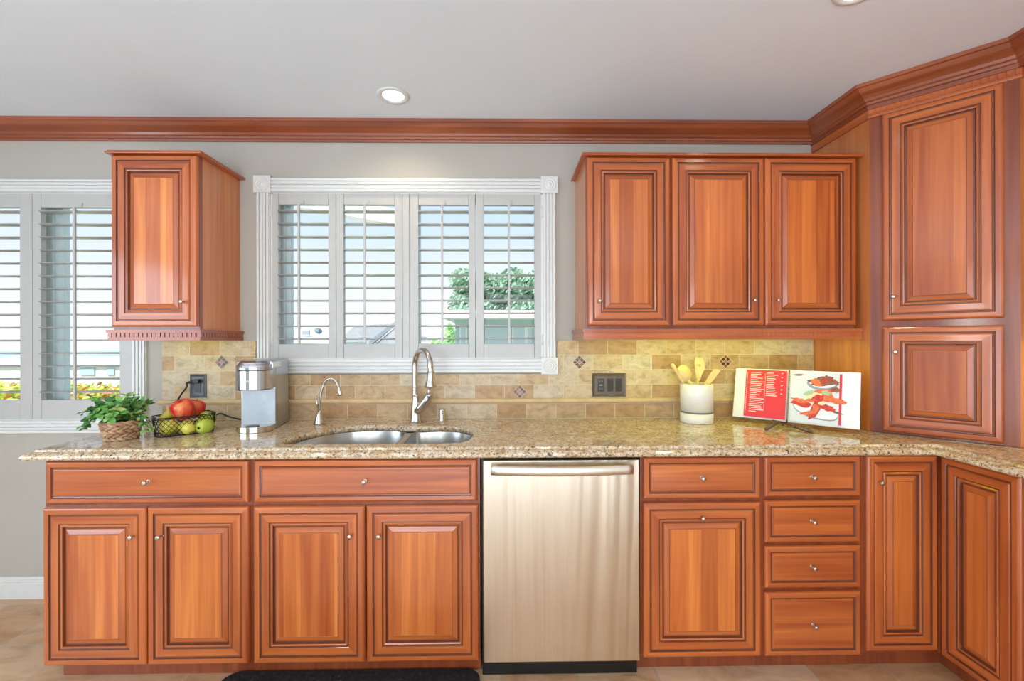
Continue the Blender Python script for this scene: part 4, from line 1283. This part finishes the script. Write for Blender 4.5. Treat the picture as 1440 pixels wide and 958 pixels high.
def flatpiece(mb, outline, P0, up, side, thick, mi=0, holes=None):
    """outline (s, t): s along side, t along up"""
    up = Vector(up).normalized(); side = Vector(side).normalized(); nrm = side.cross(up)
    n = len(outline)
    loops = [[Vector((x, y, 0)) for x, y in outline]] + [[Vector((x, y, 0)) for x, y in h] for h in (holes or [])]
    flat = [p for l in loops for p in l]
    tri = tessellate_polygon(loops)
    V = [P0 + side * p.x + up * p.y - nrm * thick / 2 for p in flat] + [P0 + side * p.x + up * p.y + nrm * thick / 2 for p in flat]
    N = len(flat)
    fs = [tuple(t) for t in tri] + [tuple(i + N for i in reversed(t)) for t in tri]
    k = 0
    for l in loops:
        m = len(l)
        for i in range(m):
            fs.append((k + i, k + (i + 1) % m, N + k + (i + 1) % m, N + k + i))
        k += m
    mb.add(V, fs, mi)
def ellip(cx, cy, rx, ry, n=24, a0=0, a1=360): return [(cx + rx * math.cos(R(a0 + (a1 - a0) * i / n)), cy + ry * math.sin(R(a0 + (a1 - a0) * i / n))) for i in range(n)]
gU = 'wooden utensils in the white crock'
def spoon_dir(p_rim, p_tip): return (p_tip - p_rim).normalized()
# 1: spoon seen nearly edge-on at the left
r0 = atY(962, 541, -0.14); t0 = atY(945, 512, -0.15); d = (t0 - r0).normalized()
foot = r0 - d * 0.15; foot.z = max(foot.z, 0.93)
o = MB(); o.tube(catmull([r0 - d * 0.14 + Vector((0, 0.02, 0)), r0, r0 + d * 0.06, t0 - d * 0.0], 6), [0.005] * 8 + [0.006] * 5 + [0.009] * 3 + [0.010, 0.009, 0.006], 12)
tag(o.build('wooden_spoon', BEECH), 'slim wooden spoon leaning furthest left in the white crock', 'spoon', gU)
# 2: round bowl spoon
r0 = atY(975, 541, -0.12); t0 = atY(958, 514, -0.13); d = (t0 - r0).normalized(); side = Vector((d.z, 0.1, -d.x)).normalized()
cbowl = atY(962, 526, -0.128)
o = MB()
vs, fs = [], []
n, m = 20, 6
nr = side.cross(d)
for k in range(m + 1):
    rr = k / m
    for i in range(n):
        t = 2 * math.pi * i / n
        vs.append(cbowl + side * 0.041 * rr * math.cos(t) + d * 0.048 * rr * math.sin(t) + nr * (0.014 * (1 - rr * rr)))
for k in range(m):
    for i in range(n): fs.append((k * n + i, k * n + (i + 1) % n, (k + 1) * n + (i + 1) % n, (k + 1) * n + i))
if nr.y < 0: pass
o.add(vs, fs, 0, True)
o.tube([cbowl - d * 0.04, cbowl - d * 0.08, cbowl - d * 0.19], [0.009, 0.006, 0.005], 10)
o = o.build('wooden_spoon', BEECH); sm = o.modifiers.new('thick', 'SOLIDIFY'); sm.thickness = 0.003
tag(o, 'wooden spoon with a wide round bowl, left of the slotted turner in the crock', 'spoon', gU)
# 3: slotted turner
r0 = atY(981, 541, -0.105); t0 = atY(983, 503, -0.10); d = (t0 - r0).normalized(); side = Vector((d.z, 0, -d.x))
L_ = (t0 - r0).length
o = MB()
outline = [(-0.006, 0.02), (0.010, 0.02), (0.018, 0.05), (0.032, 0.085), (0.030, 0.112), (0.016, L_ - 0.004), (0.0, L_), (-0.018, L_), (-0.022, 0.11), (-0.018, 0.07)]
flatpiece(o, outline, r0, d, side, 0.005, holes=[ellip(-0.006, 0.098, 0.0028, 0.007, 12), ellip(0.004, 0.098, 0.0028, 0.007, 12)])
o.tube([r0 + d * 0.025, r0 - d * 0.06, r0 - d * 0.15], [0.007, 0.006, 0.005], 10)
tag(o.build('wooden_turner', BEECH), 'tall wooden turner with two slots rising from the middle of the crock', 'turner', gU)
# 4: flat angled spatula at the right
r0 = atY(993, 541, -0.13); t0 = atY(1010, 517, -0.13); d = (t0 - r0).normalized(); side = Vector((d.z, 0, -d.x))
L_ = (t0 - r0).length
o = MB()
flatpiece(o, [(-0.008, 0), (0.010, 0), (0.016, 0.05), (0.018, L_ + 0.004), (-0.014, L_ - 0.006), (-0.015, 0.06)], r0 - d * 0.01, d, side, 0.005)
o.tube([r0, r0 - d * 0.05 + Vector((0, 0, 0)), r0 - d * 0.13 ], [0.007, 0.006, 0.005], 10)
tag(o.build('wooden_spatula', BEECH), 'flat wooden spatula leaning right in the white crock', 'spatula', gU)

# ------------------------------------------------------------------ cookbook on stand
bl = atZ(1030.5, 585.5, 0.936); br_ = atZ(1209, 604.5, 0.936)
U = (br_ - bl); LB = U.length; U.normalize()
Nf = Vector((U.y, -U.x, 0))                       # towards the room
tilt = R(14)
Ub = (Vector((0, 0, 1)) * math.cos(tilt) - Nf * math.sin(tilt)).normalized()
Nb = (Nf * math.cos(tilt) + Vector((0, 0, 1)) * math.sin(tilt)).normalized()
def bp(s, t, d=0.0): return bl + U * s + Ub * t + Nb * d
HB = 0.250
def s_of(px, t=0.1):
    r = ray(px, 540); P_ = bp(0, t); rx2, ry2 = P_.x - CAMP.x, P_.y - CAMP.y
    return (r.x * ry2 - r.y * rx2) / (r.y * U.x - r.x * U.y)
sp = s_of(1108)
cbk = empty('cookbook', bp(sp, 0), 'open spiral-bound cookbook with a red page and a seafood photo, propped on a small stand', 'cookbook')
def bbox(mb, s0, s1, t0, t1, d0, d1, mi=0):
    vs = [bp(s, t, d) for d in (d0, d1) for t in (t0, t1) for s in (s0, s1)]
    mb.add(vs, [(0, 2, 3, 1), (4, 5, 7, 6), (0, 1, 5, 4), (2, 6, 7, 3), (0, 4, 6, 2), (1, 3, 7, 5)], mi)
b = MB(); bbox(b, 0.0, sp - 0.004, 0.0, HB, 0.0, 0.003); bbox(b, sp + 0.004, LB, 0.0, HB, 0.0, 0.003); b.build('cover', PAPER, cbk)
sl0, sl1, sr0, sr1 = s_of(1048), s_of(1105.5), s_of(1112), s_of(1184)
b = MB(); bbox(b, sl0, sl1, 0.008, HB - 0.006, 0.0032, 0.011, 0)
b.build('left_page', REDP, cbk, label='red recipe page with white lettering')
b = MB()
rnd = random.Random(3)
zs = HB - 0.022
wl = sl1 - sl0
for k in range(22):                                # first column of lines
    t = zs - k * 0.0093
    if t < 0.03: break
    ln = wl * rnd.uniform(0.16, 0.33) if rnd.random() < 0.8 else wl * 0.36
    bbox(b, sl0 + wl * 0.12, sl0 + wl * 0.12 + ln, t, t + 0.0036, 0.0111, 0.0113)
for k in range(13):
    t = zs - k * 0.0093
    bbox(b, sl0 + wl * 0.52, sl0 + wl * 0.52 + wl * rnd.uniform(0.12, 0.28), t, t + 0.0036, 0.0111, 0.0113)
for k in range(6): bbox(b, sl0 + wl * 0.87, sl0 + wl * 0.91, zs - k * 0.02, zs - k * 0.02 + 0.004, 0.0111, 0.0113)
bbox(b, sl0 + wl * 0.485, sl0 + wl * 0.492, 0.04, zs, 0.0111, 0.0113)
bbox(b, sl0 + wl * 0.03, sl0 + wl * 0.04, 0.02, HB - 0.02, 0.0111, 0.0113)
b.build('lettering', INKW, cbk)
PH = plain('photo_grey_white', (222, 224, 228), 0.35, noise=0.03, nscale=10)
b = MB(); bbox(b, sr0, sr1 + 0.0, 0.006, HB - 0.010, 0.0032, 0.011, 0); b.build('right_page', PH, cbk, label='page with a photo of crab on a white plate')
FOOD = [plain('photo_plate', (236, 236, 240), 0.3), plain('photo_orange', (232, 110, 60), 0.4, noise=0.25, nscale=90), plain('photo_red', (208, 56, 36), 0.4, noise=0.3, nscale=80), plain('photo_brown', (150, 88, 62), 0.4, noise=0.3, nscale=80), plain('photo_shadow', (150, 156, 172), 0.4), plain('photo_cream', (240, 220, 180), 0.4), REDP, plain('photo_green', (176, 196, 150), 0.4)]
b = MB()
wr_ = sr1 - sr0
def blob(cx, cz, rx, rz, rot, mi, d, seed, n=18, jag=0.25):
    rn = random.Random(seed)
    pts = []
    for i in range(n):
        t = 2 * math.pi * i / n
        k = 1 + rn.uniform(-jag, jag)
        x, z = rx * k * math.cos(t), rz * k * math.sin(t)
        pts.append(bp(sr0 + wr_ * cx + x * math.cos(rot) - z * math.sin(rot), HB * cz + x * math.sin(rot) + z * math.cos(rot), 0.0111 + d * 0.00012))
    b.add(pts, [tuple(range(n))], mi)
blob(0.50, 0.25, wr_ * 0.46, 0.035, -0.25, 4, 0, 1, 24, 0.02); blob(0.50, 0.27, wr_ * 0.45, 0.034, -0.25, 0, 1, 1, 24, 0.02)
blob(0.62, 0.76, wr_ * 0.30, 0.030, 0, 4, 0, 2, 20, 0.03); blob(0.63, 0.79, wr_ * 0.27, 0.027, 0, 0, 1, 2, 20, 0.02)
for k, (cx, cz, rx, rz, ro, mi) in enumerate([(0.60, 0.80, 0.24, 0.016, 0.1, 3), (0.72, 0.84, 0.10, 0.014, 0.8, 3), (0.50, 0.78, 0.12, 0.012, -0.5, 1), (0.85, 0.80, 0.10, 0.008, -0.3, 3), (0.60, 0.55, 0.22, 0.026, 0.15, 1), (0.45, 0.50, 0.20, 0.020, 0.3, 5), (0.85, 0.47, 0.20, 0.010, -0.1, 1), (0.22, 0.38, 0.22, 0.012, -0.2, 2), (0.2, 0.42, 0.16, 0.008, -0.2, 1), (0.50, 0.28, 0.24, 0.014, 1.1, 2), (0.54, 0.34, 0.20, 0.010, 1.1, 1), (0.72, 0.33, 0.18, 0.010, -0.3, 2), (0.92, 0.25, 0.10, 0.004, -0.25, 3), (0.55, 0.47, 0.12, 0.014, 0.5, 2), (0.36, 0.20, 0.14, 0.006, 0.2, 1), (0.15, 0.92, 0.10, 0.0015, 0, 3), (0.13, 0.895, 0.08, 0.001, 0, 3), (0.88, 0.66, 0.10, 0.008, 0.1, 3), (0.38, 0.58, 0.10, 0.008, 0.4, 7), (0.70, 0.60, 0.08, 0.008, -0.4, 7), (0.64, 0.40, 0.07, 0.007, 0.3, 5), (0.66, 0.82, 0.06, 0.007, 0.4, 2), (0.40, 0.44, 0.10, 0.006, 0.1, 1), (0.80, 0.86, 0.05, 0.004, 1.0, 2)]):
    blob(cx, cz, rx * wr_ * 1.05, rz * 1.3, ro, mi, 2 + k, 40 + k)
bbox(b, sr1 - 0.010, sr1 - 0.001, 0.008, HB - 0.012, 0.0111, 0.0114, 6)
b.build('photograph', FOOD, cbk)
b = MB()
n = 24
pts = []
for k in range(n * 12 + 1):
    t = 2 * math.pi * k / 12
    pts.append(bp(sp + 0.008 * math.cos(t), 0.012 + (HB - 0.026) * k / (n * 12), 0.0095 + 0.007 * math.sin(t)))
b.tube(pts, 0.0008, 5); b.build('spiral_binding', plain('white_wire', (215, 212, 208), 0.35, 0.3), cbk)
st = empty('book_stand', bp(sp, 0), 'small dark bronze book stand with ridged feet on the counter', 'book stand')
RUST = plain('antique_bronze', (128, 104, 88), 0.42, 0.6, noise=0.25, nscale=80)
for (ax_, ay_), (bx_, by_), dy in (((1077, 603.5), (1092, 594), 0.035), ((1142, 607.5), (1117, 599.5), 0.05)):
    p0 = atZ(ax_, ay_, 0.9225)
    p1 = atY(bx_, by_, p0.y + dy)
    b = MB()
    b.tube([p0, p1], [0.0075, 0.0075], 12)
    dv_ = (p1 - p0)
    n_ = 6
    for k in range(n_ + 1):
        c_ = p0 + dv_ * (k / n_)
        b.tube([c_ - dv_.normalized() * 0.0018, c_ + dv_.normalized() * 0.0018], 0.0098 if k else 0.0075, 12)
    b.tube([p1, Vector((p1.x, p1.y + 0.03, p1.z + 0.002)), Vector((bp(sp, 0).x, bp(sp, 0).y, 0.932))], [0.006, 0.005, 0.004], 10)
    b.tube([p0 + Vector((0, 0, -0.002)), Vector((p0.x, p0.y, 0.9155))], 0.004, 8)
    b.build('foot', RUST, st)
bk = Vector((bp(sp, 0).x, bp(sp, 0).y, 0)) - Nf * 0.10
b = MB()
b.tube([bp(sp - 0.09, 0.004, -0.006), bp(sp + 0.08, 0.004, -0.006)], 0.005, 8)
for s_ in (sp - 0.05, sp + 0.04): b.tube([bp(s_, 0.0, -0.006), bp(s_, 0.16, -0.006)], 0.004, 8)
b.tube([bp(sp - 0.05, 0.16, -0.006), bp(sp + 0.04, 0.16, -0.006)], 0.004, 8)
b.tube([bp(sp, 0.14, -0.008), Vector((bk.x, bk.y, 0.919))], 0.004, 8)
b.tube([bp(sp - 0.02, 0.0, -0.008), Vector((bp(sp - 0.02, 0).x, bp(sp - 0.02, 0).y, 0.919))], 0.005, 8)
b.build('easel_back', RUST, st)

# ------------------------------------------------------------------ plant in woven basket
pc = Vector((atZ(171, 612, 0.914).x, atZ(171, 612, 0.914).y, 0.9150))
pc.y = -0.445; pc.x = atY(171, 610, -0.445).x
pp_ = empty('potted_plant', pc, 'small leafy green plant in a woven seagrass basket at the counter end', 'plant')
def basket_mat():
    t = NT('woven_seagrass')
    n1 = t.noise(t.pos((1, 1, 1)), 90, 4, 0.6)
    n2 = t.noise(t.pos((1, 1, 2)), 22, 3)
    c = t.ramp(n2, [(0.3, col((150, 108, 78))), (0.5, col((190, 148, 112))), (0.7, col((216, 184, 150)))])
    f = t.ramp(n1, [(0.3, (0.7, 0.64, 0.6, 1)), (0.6, (1, 1, 1, 1))])
    t.l(t.mix(0.8, c, f, 'MULTIPLY'), t.p.inputs['Base Color'])
    t.set(Roughness=0.7); t.bump(n1, 0.4, 0.001)
    return t.mat
BASK = basket_mat()
b = MB()
hB, rb_, rt_ = 0.076, 0.050, 0.066
rows = 5
b.lathe([(0.0, 0.0), (rb_ - 0.003, 0.0), (rb_ - 0.001, 0.004), (rt_ - 0.007, hB - 0.004), (rt_ - 0.011, hB - 0.004), (rb_ - 0.010, 0.01), (0, 0.01)], pc, (0, 0, 1), 40)
for r_ in range(rows):                            # overlapping twisted strands
    z = hB * (r_ + 0.5) / rows
    rad = rb_ + (rt_ - rb_) * (z / hB)
    nst = 14
    for k in range(nst):
        a0 = 2 * math.pi * (k + (r_ % 2) * 0.5) / nst
        span = 2 * math.pi / nst * 1.35
        path_, rr_ = [], []
        for j in range(9):
            f = j / 8
            a_ = a0 + span * (f - 0.5)
            up_ = (1 if r_ % 2 else -1) * 0.0075 * (f - 0.5) * 2
            ro = rad + 0.0028 * math.sin(math.pi * f)
            path_.append(pc + Vector((ro * math.cos(a_), ro * math.sin(a_), z + up_)))
            rr_.append(0.0022 + 0.0052 * math.sin(math.pi * f) ** 0.7)
        b.tube(path_, rr_, 8)
ring = [pc + Vector((rt_ * math.cos(t * math.pi / 18), rt_ * math.sin(t * math.pi / 18), hB + 0.002 * math.sin(t * 2.3))) for t in range(36)]
b.tube(ring, 0.0055, 8, closed=True)
b.build('basket', BASK, pp_)
b = MB(); b.lathe([(0.0, 0.0), (rt_ - 0.011, 0.0)], pc + Vector((0, 0, hB - 0.016)), (0, 0, 1), 32); b.build('soil', plain('potting_soil', (52, 40, 30), 0.95), pp_)
LV = []
def leaf_mat(nm, c1, c2):
    t = NT(nm)
    n1 = t.noise(t.pos(), 40, 3)
    t.l(t.ramp(n1, [(0.3, col(c1)), (0.7, col(c2))]), t.p.inputs['Base Color'])
    t.set(Roughness=0.42)
    t.p.inputs['Subsurface Weight'].default_value = 0.0
    return t.mat
LV = [leaf_mat('leaf_deep', (40, 92, 48), (76, 136, 66)), leaf_mat('leaf_mid', (74, 140, 60), (120, 178, 84)), leaf_mat('leaf_pale', (140, 180, 90), (196, 214, 140))]
fol, stm = MB(), MB()
rnd = random.Random(21)
def leaf(mb, p, d, nrm, L, W, mi):
    d = d.normalized(); s = d.cross(nrm)
    if s.length < 1e-4: s = d.orthogonal()
    s.normalize(); nn = s.cross(d)
    V, F = [], []
    prof = [(0, 0.08), (0.2, 0.72), (0.45, 1.0), (0.7, 0.8), (0.9, 0.35), (1.0, 0.02)]
    for f, w in prof:
        c_ = p + d * (L * f) - nn * (L * 0.35 * f * f)
        V += [c_ - s * W * w + nn * W * 0.25 * w, c_, c_ + s * W * w + nn * W * 0.25 * w]
    for k in range(len(prof) - 1):
        a = k * 3
        F += [(a, a + 1, a + 4, a + 3), (a + 1, a + 2, a + 5, a + 4)]
    mb.add(V, F, mi, True)
for k in range(95):
    a_ = rnd.uniform(0, 2 * math.pi)
    lean = rnd.uniform(0.15, 1.0)
    L = rnd.uniform(0.07, 0.125) if k > 6 else 0.15
    if k in (0, 1, 2): a_, lean, L = (math.pi * (0.96 + 0.03 * k)), 1.25, 0.155 - 0.012 * k
    if k in (3, 4, 5): a_, lean, L = (-0.2 + 0.2 * (k - 3)), 1.2, 0.105
    p0 = pc + Vector((math.cos(a_) * 0.03 * rnd.random(), math.sin(a_) * 0.03 * rnd.random(), hB - 0.012))
    out = Vector((math.cos(a_), math.sin(a_), 0))
    pts = []
    for j in range(7):
        f = j / 6
        hgt = L * (0.95 * math.cos(lean * 0.8)) * f - 0.06 * lean * lean * f * f * (0.9 if k < 6 else 0.5)
        pts.append(p0 + out * (L * math.sin(min(lean, 1.3)) * f * 1.05 + 0.0) + Vector((0, 0, hgt + (0.028 * math.sin(math.pi * f) if lean > 0.9 else 0.0))))
    stm.tube(pts, 0.0012, 5)
    for j in range(2, 7):
        for sgn in (-1, 1):
            dd = (pts[j] - pts[j - 1]).normalized()
            sd2 = dd.cross(Vector((0, 0, 1)))
            if sd2.length < 0.01: sd2 = Vector((1, 0, 0))
            sd2.normalize()
            dv = dd * 0.6 + sd2 * sgn * rnd.uniform(0.5, 1.1) + Vector((rnd.uniform(-0.3, 0.3), rnd.uniform(-0.3, 0.3), rnd.uniform(-0.1, 0.5)))
            sz = rnd.uniform(0.019, 0.030)
            right = out.x > 0.3
            leaf(fol, pts[j], dv, Vector((rnd.uniform(-0.4, 0.4), rnd.uniform(-1.4, 0.1), 1)), sz, sz * 0.42, rnd.choice((0, 1, 2, 2, 1) if right else (0, 0, 1, 1, 2)))
stm.build('stems', LV[0], pp_)
fol.build('foliage', LV, pp_)

# ------------------------------------------------------------------ fruit basket
WIRE = plain('black_wire', (30, 28, 28), 0.4, 0.5)
fbk = empty('wire_basket', (-1.42, -0.33, 0.915), 'black wire basket with diamond mesh sides holding fruit, beside the potted plant', 'basket')
fl = atZ(223, 616.5, 0.915); fr_ = atZ(303, 606, 0.915)
# plan outline: straight-ish back, bowed front
c0 = (fl + fr_) / 2
ux = (fr_ - fl); WB = ux.length; ux.normalize(); uy = Vector((-ux.y, ux.x, 0))
def fb(s, t, z): return fl + ux * s + uy * t + Vector((0, 0, z - 0.0 ))
plan_c = [(0.0, 0.0), (WB * 0.25, -0.010), (WB * 0.5, -0.018), (WB * 0.75, -0.018), (WB * 0.93, -0.010), (WB, 0.015), (WB, 0.06), (WB * 0.95, 0.11), (WB * 0.5, 0.12), (WB * 0.05, 0.11), (-0.006, 0.06)]
plan = [Vector((p.x, p.y, 0)) for p in catmull([(x, y, 0) for x, y in plan_c], 6, True)]
hb = 0.082
b = MB()
def ringpts(z, sc=1.0):
    cx, cy = WB * 0.5, 0.05
    return [fb(cx + (p.x - cx) * sc, cy + (p.y - cy) * sc, z) for p in plan]
b.tube(ringpts(hb, 1.04), 0.0024, 8, closed=True); b.tube(ringpts(0.003, 0.97), 0.0024, 8, closed=True); b.tube(ringpts(hb - 0.006, 1.04), 0.0016, 6, closed=True)
N = len(plan)
lo, hi = ringpts(0.003, 0.97), ringpts(hb, 1.04)
step = 2
for k in range(0, N, step):
    for sg in (1, -1):
        pts = []
        for j in range(7):
            f = j / 6
            i = (k + sg * f * 7)
            i0 = int(math.floor(i)) % N; i1 = (i0 + 1) % N; fr2 = i - math.floor(i)
            L0 = lo[i0].lerp(lo[i1], fr2); H0 = hi[i0].lerp(hi[i1], fr2)
            pts.append(L0.lerp(H0, f))
        b.tube(pts, 0.0011, 5)
for k in range(1, 8):
    s = WB * k / 8
    b.tube([fb(s, -0.012, 0.002), fb(s, 0.113, 0.002)], 0.0012, 5)
b.build('wire_frame', WIRE, fbk)
def apple_mat(nm, c1, c2, c3, sc=18, stretch=0.25):
    t = NT(nm)
    tc_ = t.n('ShaderNodeTexCoord'); mp = t.n('ShaderNodeMapping'); mp.inputs['Scale'].default_value = (1, 1, stretch)
    t.l(tc_.outputs['Object'], mp.inputs[0])
    n1 = t.noise(mp.outputs[0], sc, 4, 0.6)
    n2 = t.noise(mp.outputs[0], sc * 5, 2)
    c = t.ramp(n1, [(0.3, col(c1)), (0.5, col(c2)), (0.72, col(c3))])
    sp_ = t.ramp(n2, [(0.68, (0, 0, 0, 1)), (0.74, (1, 1, 1, 1))])
    c = t.mix(t.math('MULTIPLY', sp_, 0.25), c, (0.85, 0.8, 0.5, 1))
    t.l(c, t.p.inputs['Base Color']); t.set(Roughness=0.26, Specular_IOR_Level=0.5)
    return t.mat
AR = apple_mat('red_apple_skin', (186, 24, 38), (214, 40, 44), (240, 160, 84), 13, 0.5)
AG = apple_mat('green_apple_skin', (140, 168, 36), (170, 190, 56), (196, 206, 90), 20)
AY = apple_mat('yellow_apple_skin', (196, 176, 52), (212, 196, 70), (214, 214, 100), 20)
AP = [(0.0, 0.76), (0.10, 0.76), (0.2, 0.83), (0.42, 0.93), (0.7, 0.90), (0.92, 0.66), (1.0, 0.28), (0.97, -0.05), (0.85, -0.42), (0.62, -0.75), (0.40, -0.88), (0.2, -0.86), (0.1, -0.80), (0.0, -0.78)]
APs = [(p.x, p.y) for p in catmull([(r_, h_, 0) for r_, h_ in AP], 3)]
gF = 'apples in the wire basket'
def fruit(px, py, y, r, mat, lab, axis=(0.1, -0.2, 1), name='apple', prof=None, calyx=False):
    c_ = atY(px, py, y)
    e_ = empty(name, c_, lab, 'apple' if name == 'apple' else 'pear', gF if name == 'apple' else None)
    b = MB(); b.lathe([(max(0, a * r), h * r) for a, h in reversed(prof or APs)], c_, axis, 28)
    b.build('flesh', mat, e_)
    ax = Vector(axis).normalized()
    if calyx:
        b = MB(); b.lathe([(0.0, -r * 0.80), (r * 0.16, -r * 0.84), (r * 0.05, -r * 0.90), (0, -r * 0.88)][::-1], c_, axis, 10); b.build('calyx', plain('calyx_brown', (60, 44, 26), 0.9), e_)
    else:
        b = MB(); b.tube([c_ + ax * r * 0.74, c_ + ax * r * 1.0 + Vector((0.002, 0, 0)), c_ + ax * r * 1.12 + Vector((0.004, 0, 0))], [0.0014, 0.0012, 0.0018], 6); b.build('stem', plain('stem_brown', (92, 66, 36), 0.8), e_)
    return c_
fy = -0.36
f0 = fruit(257.5, 577, -0.345, 0.047, AR, 'large red and orange apple on top of the basket, in front', (-0.15, -0.35, 1))
fruit(273, 575.5, -0.262, 0.043, AR, 'red apple on top of the basket, behind the larger red one', (0.2, 0.1, 1))
fruit(237, 601.5, -0.388, 0.0335, AY, 'yellow-green apple at the lower left corner of the basket', (0.3, 0.9, 0.4), calyx=True)
fruit(264, 602.5, -0.362, 0.0325, AY, 'yellow apple at the bottom middle of the basket', (-0.6, 0.2, 0.6))
fruit(286, 599.5, -0.325, 0.0375, AG, 'green apple at the lower right of the basket showing its dark blossom end', (0.0, 1.0, 0.1), calyx=True)
fruit(291, 590.5, -0.252, 0.036, AG, 'green apple at the back right of the basket', (0.3, 0.1, 1))
PP = [(p.x, p.y) for p in catmull([(0.0, 1.55, 0), (0.12, 1.50, 0), (0.30, 1.35, 0), (0.42, 0.95, 0), (0.62, 0.55, 0), (0.92, 0.15, 0), (1.0, -0.2, 0), (0.85, -0.6, 0), (0.5, -0.88, 0), (0.15, -0.85, 0), (0, -0.8, 0)], 3)]
fruit(234.5, 588, -0.32, 0.031, AY, 'yellow pear standing at the left behind the red apple', (0.35, 0.1, 1), 'pear', PP)

# ------------------------------------------------------------------ floor mat
def mat_black():
    t = NT('black_textured_mat')
    n1 = t.noise(t.pos(), 70, 4, 0.7, 0.5)
    t.l(t.ramp(n1, [(0.45, col((16, 15, 15))), (0.62, col((44, 42, 42))), (0.75, col((96, 94, 92)))]), t.p.inputs['Base Color'])
    t.set(Roughness=0.75); t.bump(n1, 0.8, 0.004)
    return t.mat
b = MB()
mx0, mx1, my0, my1, rr = -1.10, -0.10, -1.12, -0.562, 0.06
oc = []
for cx, cy, a0 in ((mx1 - rr, my1 - rr, 0), (mx0 + rr, my1 - rr, 90), (mx0 + rr, my0 + rr, 180), (mx1 - rr, my0 + rr, 270)):
    for k in range(7): oc.append((cx + rr * math.cos(R(a0 + 15 * k)), cy + rr * math.sin(R(a0 + 15 * k))))
b.prism(oc, 0.001, 0.014)
tag(b.build('floor_mat', mat_black(), bevel=0.004), 'black textured floor mat in front of the sink cabinet', 'mat')
